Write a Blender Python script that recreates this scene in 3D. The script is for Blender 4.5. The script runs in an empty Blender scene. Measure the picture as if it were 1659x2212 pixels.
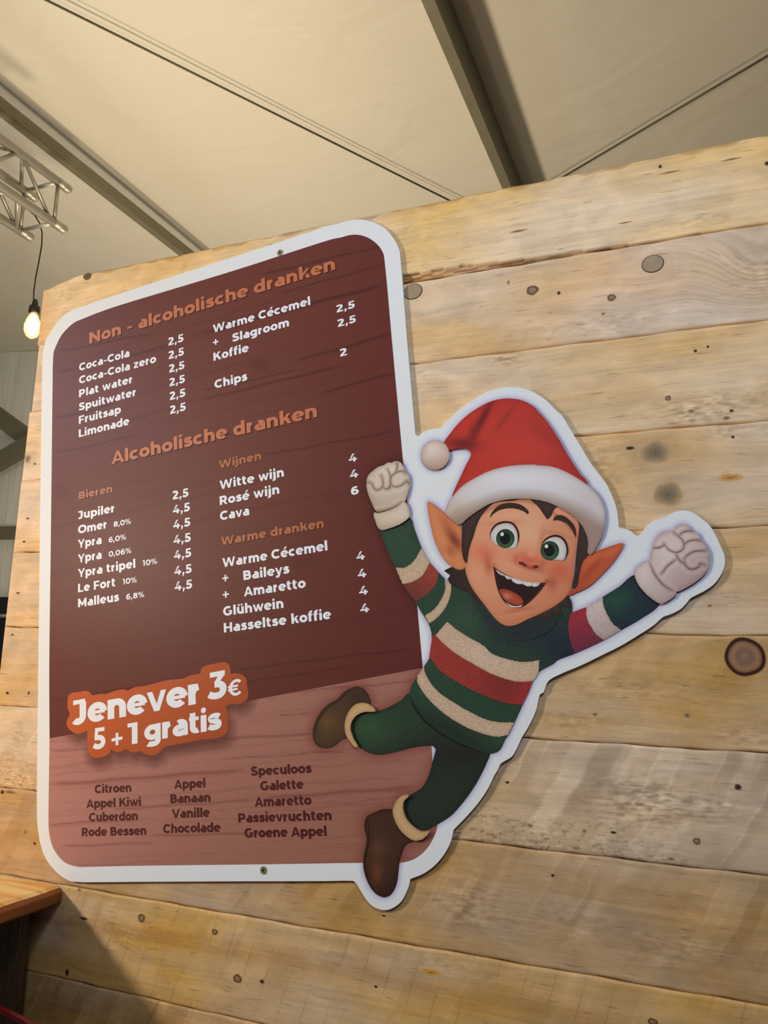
import bpy, bmesh, math, random
import numpy as np
from mathutils import Vector, Matrix
from mathutils.geometry import delaunay_2d_cdt

# ------------------------------------------------------------------ camera
SC = bpy.context.scene
DIST, EYE = 1.14, 1.50                      # camera to plank wall, camera height (m)
F, CX, CY = 1686.25, 829.5, 1106.0          # focal length and centre in pixels of the 1659 x 2212 frame
R = np.array([[0.92603235, 0.04614474, 0.3746128],
              [0.37662068, -0.17849061, -0.90900933],
              [0.02491886, 0.98285897, -0.18266714]])
CAM = np.array([0.0, -DIST, EYE])
cd = bpy.data.cameras.new('camera')
cd.sensor_fit = 'HORIZONTAL'; cd.sensor_width = 36.0; cd.lens = 36.0 * F / 1659.0
cd.clip_start = 0.02; cd.clip_end = 100
co = bpy.data.objects.new('camera', cd); SC.collection.objects.link(co)
M4 = Matrix([list(R[i]) + [CAM[i]] for i in range(3)] + [[0, 0, 0, 1]])
co.matrix_world = M4
SC.camera = co

# ------------------------------------------------------------------ light and exposure
vs = SC.view_settings
vs.view_transform = 'Standard'; vs.look = 'None'; vs.gamma = 1.0; vs.exposure = 0.0
try: vs.use_curve_mapping = False
except Exception: pass
wd = bpy.data.worlds.new('tent_air'); SC.world = wd; wd.use_nodes = True
wd.node_tree.nodes['Background'].inputs[0].default_value = (0.75, 0.82, 1.0, 1)
wd.node_tree.nodes['Background'].inputs[1].default_value = 0.05

def lamp(name, kind, loc, energy, col, size=0.1, aim=None, size_y=None, spot=None):
    l = bpy.data.lights.new(name, kind); l.energy = energy; l.color = col
    if kind == 'AREA':
        l.size = size
        if size_y: l.shape = 'RECTANGLE'; l.size_y = size_y
    else: l.shadow_soft_size = size
    if kind == 'SPOT': l.spot_size = math.radians(spot or 90); l.spot_blend = 0.9
    o = bpy.data.objects.new(name, l); SC.collection.objects.link(o); o.location = loc
    if aim is not None:
        o.rotation_euler = (Vector(aim) - Vector(loc)).to_track_quat('-Z', 'Y').to_euler()
    return o
# lamps of the tent, then added fill lights (all outside the frame)
lamp('bar_lamp', 'POINT', (-2.10, -1.30, 1.82), 60, (1.0, 0.86, 0.68), 0.09)
lamp('cool_floodlight', 'POINT', (-4.0, -2.6, 3.16), 190, (0.76, 0.88, 1.0), 0.20)
lamp('tent_floodlight', 'POINT', (-2.7, 1.5, 2.6), 140, (1.0, 0.83, 0.55), 0.15)
lamp('roof_fill', 'POINT', (-3.2, 3.6, 1.8), 175, (1.0, 0.85, 0.62), 0.2)  # unseen fill, added behind the planks to brighten roof and far side
lamp('elf_fill_spot', 'SPOT', (0.5, -2.5, 3.5), 165, (0.70, 0.83, 1.0), 0.25, (-0.28, 0, 1.86), spot=38)  # unseen spot, added to brighten the elf side with cool light
lamp('cool_fill', 'AREA', (1.9, -3.4, 4.3), 9, (0.80, 0.89, 1.0), 1.6, (-0.3, 0, 1.7))  # mild unseen fill, added to turn the right side bluish

# ------------------------------------------------------------------ helpers
def lin(c):
    c = np.asarray(c, float) / 255.0
    return np.where(c <= 0.04045, c / 12.92, ((c + 0.055) / 1.055) ** 2.4)
def ray(px, py):
    d = np.stack([(np.asarray(px, float) - CX) / F, -(np.asarray(py, float) - CY) / F,
                  -np.ones_like(np.asarray(px, float))], -1)
    return d @ R.T
def on_y(p, y=0.0):                         # point seen at pixel p on the vertical plane y = const
    p = np.asarray(p, float); w = ray(p[..., 0], p[..., 1])
    return CAM + w * ((y - CAM[1]) / w[..., 1:2])
def on_z(p, z):
    p = np.asarray(p, float); w = ray(p[..., 0], p[..., 1])
    return CAM + w * ((z - CAM[2]) / w[..., 2:3])
def project(P):
    c = (np.asarray(P, float) - CAM) @ R
    return np.stack([CX + F * c[..., 0] / -c[..., 2], CY - F * c[..., 1] / -c[..., 2]], -1)

def tag(o, label=None, cat=None, group=None, kind=None):
    if label: o['label'] = label
    if cat: o['category'] = cat
    if group: o['group'] = group
    if kind: o['kind'] = kind
    return o
WL = {}
def link(o, parent=None, loc=(0, 0, 0)):
    SC.collection.objects.link(o)
    base = np.array(WL[parent.name]) if parent else np.zeros(3)
    o.location = tuple(np.array(loc) - base)
    if parent: o.parent = parent
    WL[o.name] = tuple(loc)
    return o
def empty(name, loc):
    o = bpy.data.objects.new(name, None); o.empty_display_size = 0.05
    return link(o, None, loc)
def mesh(name, V, Fs, mats, parent=None, loc=None, cols=None, uvs=None, midx=None, smooth=False):
    V = np.asarray(V, float)
    if loc is None: loc = WL[parent.name] if parent else V.mean(0)
    me = bpy.data.meshes.new(name)
    me.from_pydata([tuple(v) for v in V - np.array(loc)], [], [tuple(int(i) for i in f) for f in Fs])
    for m in (mats if isinstance(mats, (list, tuple)) else [mats]): me.materials.append(m)
    if midx is not None: me.polygons.foreach_set('material_index', np.asarray(midx, np.int32))
    if cols is not None:
        a = me.color_attributes.new('Col', 'FLOAT_COLOR', 'POINT')
        c4 = np.ones((len(V), 4)); c4[:, :3] = cols
        a.data.foreach_set('color', c4.astype(np.float32).ravel())
    if uvs is not None:
        ul = me.uv_layers.new(name='UVMap')
        li = np.empty(len(me.loops), np.int32); me.loops.foreach_get('vertex_index', li)
        ul.data.foreach_set('uv', np.asarray(uvs, np.float32)[li].ravel())
    if smooth: me.polygons.foreach_set('use_smooth', np.ones(len(me.polygons), bool))
    me.update()
    return link(bpy.data.objects.new(name, me), parent, loc)
def fix_normals(o):
    bm = bmesh.new(); bm.from_mesh(o.data); bmesh.ops.recalc_face_normals(bm, faces=bm.faces[:]); bm.to_mesh(o.data); bm.free()
    return o

class MB:                                   # collects solids into one mesh
    def __init__(s): s.V = []; s.F = []; s.S = []
    def add(s, V, Fs, sm=False):
        n = len(s.V); s.V += [tuple(v) for v in V]; s.F += [tuple(i + n for i in f) for f in Fs]; s.S += [sm] * len(Fs)
    def box(s, lo, hi, bev=0.0):
        bm = bmesh.new(); bmesh.ops.create_cube(bm, size=1)
        lo = np.array(lo, float); hi = np.array(hi, float)
        for v in bm.verts: v.co = Vector((lo + hi) / 2 + np.array(v.co) * (hi - lo))
        if bev: bmesh.ops.bevel(bm, geom=bm.edges[:], offset=bev, segments=2, affect='EDGES')
        bm.verts.index_update()
        s.add([v.co[:] for v in bm.verts], [[v.index for v in f.verts] for f in bm.faces]); bm.free(); return s
    def tube(s, pts, rad, n=12, caps=True):
        P = [np.array(p, float) for p in pts]; rad = [rad] * len(P) if np.isscalar(rad) else rad
        V = []; up = None
        for i, p in enumerate(P):
            t = P[min(i + 1, len(P) - 1)] - P[max(i - 1, 0)]; t /= np.linalg.norm(t)
            a = np.array([0, 0, 1.0]) if abs(t[2]) < 0.9 else np.array([1.0, 0, 0])
            u = a - t * (a @ t) if up is None else up - t * (up @ t)
            u /= np.linalg.norm(u); up = u; w = np.cross(t, u)
            for k in range(n):
                an = 2 * math.pi * k / n; V.append(p + rad[i] * (math.cos(an) * u + math.sin(an) * w))
        Fs = [(i * n + k, i * n + (k + 1) % n, (i + 1) * n + (k + 1) % n, (i + 1) * n + k) for i in range(len(P) - 1) for k in range(n)]
        if caps: Fs += [tuple(range(n))[::-1], tuple((len(P) - 1) * n + k for k in range(n))]
        s.add(V, Fs, True); return s
    def lathe(s, c, prof, n=24):
        V = []; c = np.array(c, float)
        for r, z in prof:
            for k in range(n):
                a = 2 * math.pi * k / n; V.append(c + np.array([r * math.cos(a), r * math.sin(a), z]))
        m = len(prof)
        Fs = [(i * n + k, i * n + (k + 1) % n, (i + 1) * n + (k + 1) % n, (i + 1) * n + k) for i in range(m - 1) for k in range(n)]
        Fs += [tuple(range(n))[::-1], tuple((m - 1) * n + k for k in range(n))]
        s.add(V, Fs, True); return s
    def prism(s, poly, y0, y1):             # polygon of (x, z) pushed along y
        n = len(poly)
        V = [(x, y0, z) for x, z in poly] + [(x, y1, z) for x, z in poly]
        s.add(V, [tuple(range(n)), tuple(range(n, 2 * n))[::-1]] + [(i, (i + 1) % n, n + (i + 1) % n, n + i) for i in range(n)]); return s
    def build(s, name, mat, parent=None, loc=None):
        o = mesh(name, s.V, s.F, mat, parent, loc)
        o.data.polygons.foreach_set('use_smooth', np.array(s.S, bool))
        return fix_normals(o)

# ------------------------------------------------------------------ materials
def nt(name):
    m = bpy.data.materials.new(name); m.use_nodes = True
    return m, m.node_tree, m.node_tree.nodes['Principled BSDF']
def plain(name, rgb, rough=0.5, metal=0.0, spec=0.5, emit=None, noise=0.0, nscale=40, bump=0.0):
    m, t, b = nt(name)
    c = tuple(lin(rgb)) + (1,)
    b.inputs['Base Color'].default_value = c; b.inputs['Roughness'].default_value = rough
    b.inputs['Metallic'].default_value = metal; b.inputs['Specular IOR Level'].default_value = spec
    if emit:
        b.inputs['Emission Color'].default_value = c; b.inputs['Emission Strength'].default_value = emit
    if noise or bump:
        g = t.nodes.new('ShaderNodeTexCoord'); n = t.nodes.new('ShaderNodeTexNoise')
        n.inputs['Scale'].default_value = nscale; n.inputs['Detail'].default_value = 4
        t.links.new(g.outputs['Object'], n.inputs['Vector'])
        if noise:
            mx = t.nodes.new('ShaderNodeMix'); mx.data_type = 'RGBA'; mx.blend_type = 'MULTIPLY'
            mr = t.nodes.new('ShaderNodeMapRange'); mr.inputs[1].default_value = 0.3; mr.inputs[2].default_value = 0.7
            mr.inputs[3].default_value = 1 - noise; mr.inputs[4].default_value = 1 + noise
            t.links.new(n.outputs['Fac'], mr.inputs[0]); mx.inputs[0].default_value = 1; mx.inputs[6].default_value = c
            t.links.new(mr.outputs[0], mx.inputs[7]); t.links.new(mx.outputs[2], b.inputs['Base Color'])
        if bump:
            bp = t.nodes.new('ShaderNodeBump'); bp.inputs['Strength'].default_value = bump; bp.inputs['Distance'].default_value = 0.01
            t.links.new(n.outputs['Fac'], bp.inputs['Height']); t.links.new(bp.outputs[0], b.inputs['Normal'])
    return m
def printed(name, rough=0.42, spec=0.35, grain=0.0):
    m, t, b = nt(name)
    a = t.nodes.new('ShaderNodeAttribute'); a.attribute_name = 'Col'
    b.inputs['Roughness'].default_value = rough; b.inputs['Specular IOR Level'].default_value = spec
    out = a.outputs['Color']
    if grain:
        g = t.nodes.new('ShaderNodeTexCoord'); n = t.nodes.new('ShaderNodeTexNoise'); n.inputs['Scale'].default_value = 420
        n.inputs['Detail'].default_value = 2
        t.links.new(g.outputs['Object'], n.inputs['Vector'])
        mr = t.nodes.new('ShaderNodeMapRange'); mr.inputs[1].default_value = 0.3; mr.inputs[2].default_value = 0.7
        mr.inputs[3].default_value = 1 - grain; mr.inputs[4].default_value = 1 + grain
        mx = t.nodes.new('ShaderNodeMix'); mx.data_type = 'RGBA'; mx.blend_type = 'MULTIPLY'; mx.inputs[0].default_value = 1
        t.links.new(n.outputs['Fac'], mr.inputs[0]); t.links.new(out, mx.inputs[6]); t.links.new(mr.outputs[0], mx.inputs[7]); out = mx.outputs[2]
    t.links.new(out, b.inputs['Base Color'])
    return m
def wood(name):
    m, t, b = nt(name); N = t.nodes.new; L = t.links.new
    a = N('ShaderNodeAttribute'); a.attribute_name = 'Col'
    uv = N('ShaderNodeUVMap')
    def noise(sx, sy, detail, lo, hi, a0, a1, dist=0.0):
        mp = N('ShaderNodeMapping'); mp.inputs['Scale'].default_value = (sx, sy, 1); L(uv.outputs[0], mp.inputs[0])
        n = N('ShaderNodeTexNoise'); n.inputs['Scale'].default_value = 1; n.inputs['Detail'].default_value = detail
        n.inputs['Distortion'].default_value = dist
        L(mp.outputs[0], n.inputs['Vector'])
        r = N('ShaderNodeMapRange'); r.inputs[1].default_value = lo; r.inputs[2].default_value = hi
        r.inputs[3].default_value = a0; r.inputs[4].default_value = a1; L(n.outputs['Fac'], r.inputs[0]); return r.outputs[0]
    def mul(c, f):
        x = N('ShaderNodeMix'); x.data_type = 'RGBA'; x.blend_type = 'MULTIPLY'; x.inputs[0].default_value = 1
        L(c, x.inputs[6]); L(f, x.inputs[7]); return x.outputs[2]
    broad = noise(2.5, 50, 3, 0.3, 0.7, 0.92, 1.07, 0.6)
    fine = noise(6, 170, 7, 0.3, 0.7, 0.90, 1.07, 1.0)
    fleck = noise(26, 210, 3, 0.62, 0.76, 1.0, 0.60, 0.2)
    speck = noise(260, 330, 2, 0.66, 0.8, 1.0, 0.70)
    mott = noise(16, 26, 5, 0.32, 0.68, 0.86, 1.09, 0.8)
    c = mul(mul(mul(mul(mul(a.outputs['Color'], broad), fine), fleck), mott), speck)
    # slow drift between honey and grey
    hs = N('ShaderNodeHueSaturation'); dr = noise(3.5, 9, 3, 0.3, 0.7, 0.70, 1.12)
    L(dr, hs.inputs['Saturation']); L(c, hs.inputs['Color']); L(hs.outputs[0], b.inputs['Base Color'])
    b.inputs['Roughness'].default_value = 0.55; b.inputs['Specular IOR Level'].default_value = 0.25
    bp = N('ShaderNodeBump'); bp.inputs['Strength'].default_value = 0.06; bp.inputs['Distance'].default_value = 0.001
    L(noise(9, 260, 6, 0.3, 0.7, 0, 1, 1.5), bp.inputs['Height']); L(bp.outputs[0], b.inputs['Normal'])
    return m

# ------------------------------------------------------------------ setting
rng = np.random.default_rng(7)
def grid_faces(nx, ny):
    i = np.arange(nx - 1)[:, None] * ny + np.arange(ny - 1)[None, :]
    i = i.ravel(); return np.stack([i, i + ny, i + ny + 1, i + 1], 1)
def fabric(name, rgb, scale, bump, rough, stretch=(1, 1, 1)):
    m, t, b = nt(name); N = t.nodes.new; L = t.links.new
    g = N('ShaderNodeTexCoord'); mp = N('ShaderNodeMapping'); mp.inputs['Scale'].default_value = stretch
    n = N('ShaderNodeTexNoise'); n.inputs['Scale'].default_value = scale; n.inputs['Detail'].default_value = 3; n.inputs['Distortion'].default_value = 0.8
    L(g.outputs['Object'], mp.inputs[0]); L(mp.outputs[0], n.inputs['Vector'])
    bp = N('ShaderNodeBump'); bp.inputs['Strength'].default_value = bump; bp.inputs['Distance'].default_value = 0.08
    L(n.outputs['Fac'], bp.inputs['Height']); L(bp.outputs[0], b.inputs['Normal'])
    b.inputs['Base Color'].default_value = tuple(lin(rgb)) + (1,); b.inputs['Roughness'].default_value = rough
    b.inputs['Specular IOR Level'].default_value = 0.35
    return m
M_ROOF = fabric('white_tent_membrane', (224, 218, 204), 0.9, 0.35, 0.33, (1.0, 2.2, 1))
M_SIDE = fabric('grey_tent_side', (222, 220, 210), 1.5, 0.5, 0.6, (3, 3, 0.25))
M_ALU = plain('dull_anodised_aluminium', (124, 118, 98), 0.5, 0.2, noise=0.05, nscale=6)
M_TRUSS = plain('brushed_aluminium_tube', (172, 168, 158), 0.45, 0.7, noise=0.06, nscale=15)
M_CABLE = plain('grey_steel_cable', (92, 86, 72), 0.5, 0.3, noise=0.1, nscale=60)
M_BLACK = plain('black_plastic', (22, 20, 18), 0.45, noise=0.1, nscale=30)
M_FLOOR = plain('grey_floor_boards', (92, 86, 78), 0.7, noise=0.12, nscale=3)

# roof membrane: a sagging sheet
xs = np.linspace(-11, 6, 60); ys = np.linspace(-7, 9, 60)
X, Y = np.meshgrid(xs, ys, indexing='ij')
Z = 5.055 + 0.012 * np.sin(X * 1.3 + 0.4) * np.sin(Y * 0.7)
top = np.stack([X, Y, Z], -1).reshape(-1, 3); n = len(top)
gf = grid_faces(60, 60)
o = mesh('ceiling', np.vstack([top, top + [0, 0, 0.004]]), [tuple(f[::-1]) for f in gf] + [tuple(f + n) for f in gf], M_ROOF, loc=(0, 0, 5.05), smooth=True)
tag(o, kind='structure')
o = MB().box((-11, -7, -0.04), (6, 9, 0)).build('floor', M_FLOOR, loc=(0, 0, 0)); tag(o, kind='structure')
# far side of the tent, a few degrees off parallel
FW = np.array([-7.34, 5.55]); FD = np.array([0.9733, 0.2294]); FN = np.array([-0.2294, 0.9733])
def far(s, z, d=0.0):
    p = FW + FD * s + FN * d; return (p[0], p[1], z)
mb = MB()
V = [far(-3.6, 0), far(10, 0), far(10, 5.05), far(-3.6, 5.05), far(-3.6, 0, .01), far(10, 0, .01), far(10, 5.05, .01), far(-3.6, 5.05, .01)]
mb.add(V, [(0, 1, 2, 3), (7, 6, 5, 4), (0, 4, 5, 1), (1, 5, 6, 2), (2, 6, 7, 3), (3, 7, 4, 0)])
o = mb.build('wall_back', M_SIDE, loc=far(0, 0)); tag(o, kind='structure')
def on_far(p, d=-0.06):
    w = ray(p[0], p[1]); n3 = np.array([FN[0], FN[1], 0]); q = np.array(far(0, 0, d))
    return CAM + w * ((q - CAM) @ n3 / (w @ n3))
def ext(a, b, ta, tb):
    return a + (b - a) * ta, a + (b - a) * tb
def bar(name, a, b, wd, mat, off=0.0):
    sh = np.array([FN[0], FN[1], 0]) * off; a = np.array(a) + sh; b = np.array(b) + sh; t = (b - a) / np.linalg.norm(b - a)
    u = np.cross(t, [FN[0], FN[1], 0]); u /= np.linalg.norm(u); v = np.cross(t, u)
    V = [p + su * u * wd / 2 + sv * v * 0.05 for p in (a, b) for su, sv in ((-1, -1), (1, -1), (1, 1), (-1, 1))]
    mb = MB(); mb.add(V, [(0, 1, 2, 3), (7, 6, 5, 4), (0, 4, 5, 1), (1, 5, 6, 2), (2, 6, 7, 3), (3, 7, 4, 0)])
    return mb.build(name, mat)
for ki, (pa, pb, w, lab) in enumerate((((0, 902), (52, 940), 0.20, 'grey tent frame bar sloping down to the right behind the plank wall'),
                         ((0, 1010), (50, 981), 0.19, 'grey tent frame bar rising to the right, below the falling bar'),
                         ((0, 1151), (32, 1151), 0.14, 'level grey rail across the far tent side, lowest of the bars'))):
    a, b = ext(on_far(pa), on_far(pb), -1.6, 1.7)
    tag(bar('frame_bar', a, b, w, M_ALU, -0.12 if ki == 1 else 0.0), lab, 'tent frame', 'frame bars on the far tent side')
a, b = ext(on_far((0, 753), -0.02), on_far((86, 750), -0.02), -1.0, 3.0)
bar('trim_1', a, b, 0.02, plain('dark_seam', (104, 100, 88), 0.8)).__setitem__('kind', 'structure')
# dark unit low down beyond the planks, with a pale rail across it
c0 = on_far((0, 1293), -0.45); root = empty('storage_unit', (c0[0], c0[1], 0))
tag(root, 'dark storage unit far behind the left end of the plank wall', 'storage unit')
mb = MB(); zt = c0[2]
mb.box((c0[0] - 1.6, c0[1] - 0.2, 0), (c0[0] + 1.0, c0[1] + 0.2, zt), 0.01).build('cabinet_body', plain('black_green_panel', (30, 34, 30), 0.6, noise=0.2, nscale=4), root)
MB().tube([(c0[0] - 1.6, c0[1] - 0.24, zt - 0.2), (c0[0] + 1.0, c0[1] - 0.24, zt - 0.2)], 0.02).build('rail', M_TRUSS, root)

# two roof beams running away over the wall
root = MB().box((-1.198, -4, 4.80), (-1.127, 6.9, 5.027), 0.004).build('roof_beam', M_ALU, loc=(-1.16, 1.5, 4.8))
tag(root, 'wide olive grey aluminium roof beam meeting the wall right of the menu board', 'beam')
root = MB().box((-3.991, -4, 4.80), (-3.92, 6.1, 4.885), 0.004).build('roof_beam', M_ALU, loc=(-3.955, 1.5, 4.8))
tag(root, 'narrow grey roof beam running just above the lighting truss', 'beam')
for y in (-2.5, 5.9):
    MB().box((-3.975, y - 0.03, 4.885), (-3.935, y + 0.03, 5.05)).build('hanger', M_ALU, root)
# bracing cables under the membrane
for pa, pb, ta, tb, lab in (((100, 0), (965, 430), -0.35, 1.32, 'thin steel cable slanting down to the right across the tent roof'),
                            ((1215, 383), (1659, 120), -0.22, 1.6, 'thin steel cable rising to the right above the plank wall')):
    a, b = ext(on_z(pa, 4.985), on_z(pb, 4.985), ta, tb)
    tag(MB().tube([a, b], 0.0068, 8).build('bracing_cable', M_CABLE), lab, 'cable', 'bracing cables of the roof')

# box truss
root = empty('lighting_truss', (-3.85, 0.0, 4.15))
tag(root, 'silver aluminium box truss hanging under the narrow roof beam', 'truss')
ZB, S = 4.15, 0.285
XR, XL = -3.701, -3.985
def y_at(p, x):
    w = ray(*p); return CAM[1] + w[1] * x / w[0]
YE = y_at((141, 497), XR)
corners = [(XR, ZB), (XR, ZB + S), (XL, ZB), (XL, ZB + S)]
for x, z in corners:
    mb = MB().tube([(x, -3.5, z), (x, YE - 0.10, z)], 0.028, 16)
    mb.tube([(x, YE - 0.10, z), (x, YE - 0.01, z), (x, YE, z)], [0.0295, 0.0295, 0.025], 16)
    mb.build('chord', M_TRUSS, root)
YN = y_at((118, 468), XR) + 0.0; BAY = 0.29
k = 0; y = YN
while y > -1.2:
    y2 = y - BAY
    for (xa, za), (xb, zb) in (((XR, ZB), (XR, ZB + S)), ((XL, ZB), (XL, ZB + S)), ((XL, ZB), (XR, ZB)), ((XL, ZB + S), (XR, ZB + S))):
        if k == 0: MB().tube([(xa, y, za), (xb, y, zb)], 0.0122, 10).build('brace', M_TRUSS, root)
        p, q = ((xa, za), (xb, zb)) if k % 2 == 0 else ((xb, zb), (xa, za))
        MB().tube([(p[0], y - 0.03, p[1]), (q[0], y2, q[1])], 0.0122, 10).build('brace', M_TRUSS, root)
    y = y2; k += 1
for y in (-2.0, 0.2):
    MB().box((-3.97, y - 0.02, ZB + S), (-3.945, y + 0.02, 4.80)).build('hanger', M_ALU, root)

# hanging bulb
def bp(p): return on_y(p, 2.33)
root = empty('hanging_bulb', tuple(bp((70, 700))))
tag(root, 'glowing clear filament bulb hanging on a black cord from the truss', 'lamp')
pts = [np.array([XR, y_at((40, 430), XR), ZB - 0.02])] + [bp(p) for p in ((63, 455), (76, 466), (86, 483), (91, 503), (90, 530), (84, 565), (77, 600), (73, 630), (72, 664))]
MB().tube(pts, 0.0045, 8).build('cord', M_BLACK, root)
b0 = bp((70.5, 702)); px = np.linalg.norm(bp((71, 700)) - bp((70, 700)))
zz = lambda ypx: (702 - ypx) * px * 0.97
MB().lathe(b0, [(3 * px, zz(658)), (4.5 * px, zz(663)), (5 * px, zz(668)), (8 * px, zz(670)), (8.5 * px, zz(680)), (7.5 * px, zz(682))]).build('socket', M_BLACK, root)
mg, tg, bg = nt('warm_bulb_glass')
bg.inputs['Base Color'].default_value = (1, 0.75, 0.4, 1); bg.inputs['Roughness'].default_value = 0.05
bg.inputs['Alpha'].default_value = 0.35; bg.inputs['Emission Color'].default_value = (1, 0.55, 0.13, 1); bg.inputs['Emission Strength'].default_value = 1.6
MB().lathe(b0, [(5 * px, zz(681)), (6.5 * px, zz(686)), (10 * px, zz(694)), (12.5 * px, zz(704)), (12 * px, zz(713)), (8.5 * px, zz(721)), (3 * px, zz(725))]).build('bulb_glass', mg, root)
MB().lathe(b0, [(2.5 * px, zz(683)), (4.5 * px, zz(690)), (8.6 * px, zz(698)), (9.4 * px, zz(706)), (7.5 * px, zz(714)), (3 * px, zz(719)), (1 * px, zz(721))]).build('filament', plain('glowing_filament', (255, 232, 170), 0.5, emit=9), root)

# ------------------------------------------------------------------ table corner and chair at the lower left
def grainy(name, c1, c2, rough, sx=(2, 60, 60)):
    m, t, b = nt(name); N = t.nodes.new; L = t.links.new
    g = N('ShaderNodeTexCoord'); mp = N('ShaderNodeMapping'); mp.inputs['Scale'].default_value = sx
    n = N('ShaderNodeTexNoise'); n.inputs['Scale'].default_value = 1; n.inputs['Detail'].default_value = 5; n.inputs['Distortion'].default_value = 0.7
    r = N('ShaderNodeValToRGB'); r.color_ramp.elements[0].position = 0.32; r.color_ramp.elements[1].position = 0.56
    r.color_ramp.elements[0].color = tuple(lin(c1)) + (1,); r.color_ramp.elements[1].color = tuple(lin(c2)) + (1,)
    L(g.outputs['Object'], mp.inputs[0]); L(mp.outputs[0], n.inputs['Vector']); L(n.outputs['Fac'], r.inputs[0]); L(r.outputs[0], b.inputs['Base Color'])
    b.inputs['Roughness'].default_value = rough
    return m
M_TOP = grainy('honey_varnished_wood', (238, 160, 78), (255, 218, 140), 0.4, (6, 45, 45))
M_EDGE = grainy('brown_sawn_edge', (120, 66, 28), (168, 100, 48), 0.6, (40, 4, 40))
M_LEG = grainy('dark_brown_wood', (70, 54, 40), (98, 78, 58), 0.6, (60, 60, 5))
TZ = EYE - 0.405; TX = -1.0715
root = empty('bar_table', (-1.6, -0.45, 0)); tag(root, 'honey coloured wooden bar table pushed against the plank wall', 'table')
def slab():
    # top with a waney, chamfered right end
    mb = MB(); ysn = [-0.003, -0.04, -0.10, -0.2, -0.5, -0.92]
    V = []; m = 7
    for i, y in enumerate(ysn):
        j = 0.002 * math.sin(i * 2.1)
        V += [(-2.5, y, TZ), (TX + j, y, TZ), (TX + 0.010 + j, y, TZ - 0.003), (TX + 0.017, y, TZ - 0.009), (TX + 0.017, y, TZ - 0.024), (TX + 0.005 + j, y, TZ - 0.031), (-2.5, y, TZ - 0.031)]
    Fs = [(i * m + k, i * m + (k + 1) % m, (i + 1) * m + (k + 1) % m, (i + 1) * m + k) for i in range(len(ysn) - 1) for k in range(m)]
    Fs += [tuple(range(m)), tuple((len(ysn) - 1) * m + k for k in range(m))[::-1]]
    mb.add(V, Fs); return mb
o = slab().build('tabletop', [M_TOP, M_EDGE], root)
o.data.polygons.foreach_set('material_index', np.array([0 if abs(p.normal.z) > 0.85 and p.center.z + WL['bar_table'][2] > TZ - 0.004 else 1 for p in o.data.polygons], np.int32))
for x0, x1, y0, y1 in ((-1.150, -1.102, -0.045, -0.020), (-1.150, -1.102, -0.90, -0.875), (-2.46, -2.41, -0.045, -0.020), (-2.46, -2.41, -0.90, -0.875)):
    MB().box((x0, y0, 0), (x1, y1, TZ - 0.031), 0.002).build('leg', M_LEG, root)
for y0, y1 in ((-0.042, -0.022), (-0.898, -0.878)):
    MB().box((-2.41, y0, TZ - 0.095), (-1.15, y1, TZ - 0.031), 0.002).build('apron', M_LEG, root)
# dark navy cloth hanging below the apron along the wall
V = []; nx = 60
for z in (TZ - 0.10, 0.35):
    for i in range(nx):
        x = -2.38 + i * (1.225 / (nx - 1)); V.append((x, -0.034 + 0.009 * math.sin(i * 1.1) * (0.4 if z > 1 else 1), z))
V += [(a, b + 0.003, c) for a, b, c in V]
Fs = [(i, i + 1, nx + i + 1, nx + i) for i in range(nx - 1)]; Fs += [tuple(k + 2 * nx for k in f)[::-1] for f in Fs]
o = mesh('table_skirt', V, Fs, plain('navy_cloth', (34, 42, 62), 0.9, noise=0.15, nscale=60), root)
tag(o, 'dark navy cloth')

root = empty('chair', (-1.06, -0.30, 0)); tag(root, 'red rimmed chair back in the shadow below the bar table', 'chair')
M_RED = plain('red_lacquer', (134, 24, 28), 0.35, noise=0.05, nscale=20)
cc = np.array([-1.06, -0.15, 0.0])
def arch(rad, zc, h, n=24):
    return [(cc[0] + rad * math.cos(a) * 1.0, cc[1], zc + h * math.sin(a)) for a in np.linspace(math.pi, 0, n)]
MB().tube([(cc[0] - 0.2, cc[1], 0.44)] + arch(0.2, 0.889, 0.073) + [(cc[0] + 0.2, cc[1], 0.44)], 0.0055, 10).build('back_frame', M_RED, root)
mb = MB(); mb.prism([(x, z) for x, _, z in arch(0.175, 0.868, 0.070)] + [(cc[0] + 0.165, 0.5), (cc[0] - 0.165, 0.5)], cc[1] - 0.006, cc[1] + 0.006).build('backrest', plain('deep_red_seat_pad', (112, 18, 24), 0.6, noise=0.1, nscale=40), root)
MB().box((cc[0] - 0.21, cc[1] - 0.40, 0.43), (cc[0] + 0.21, cc[1] + 0.01, 0.46), 0.01).build('seat', M_RED, root)
for dx in (-0.18, 0.18):
    for dy in (-0.37, -0.02):
        MB().tube([(cc[0] + dx, cc[1] + dy, 0.44), (cc[0] + dx * 1.1, cc[1] + dy, 0)], 0.011, 10).build('leg', M_BLACK, root)
MB().box((cc[0] - 0.03, cc[1] - 0.004, 0.45), (cc[0] + 0.03, cc[1] + 0.004, 0.52)).build('back_bracket', M_RED, root)

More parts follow.
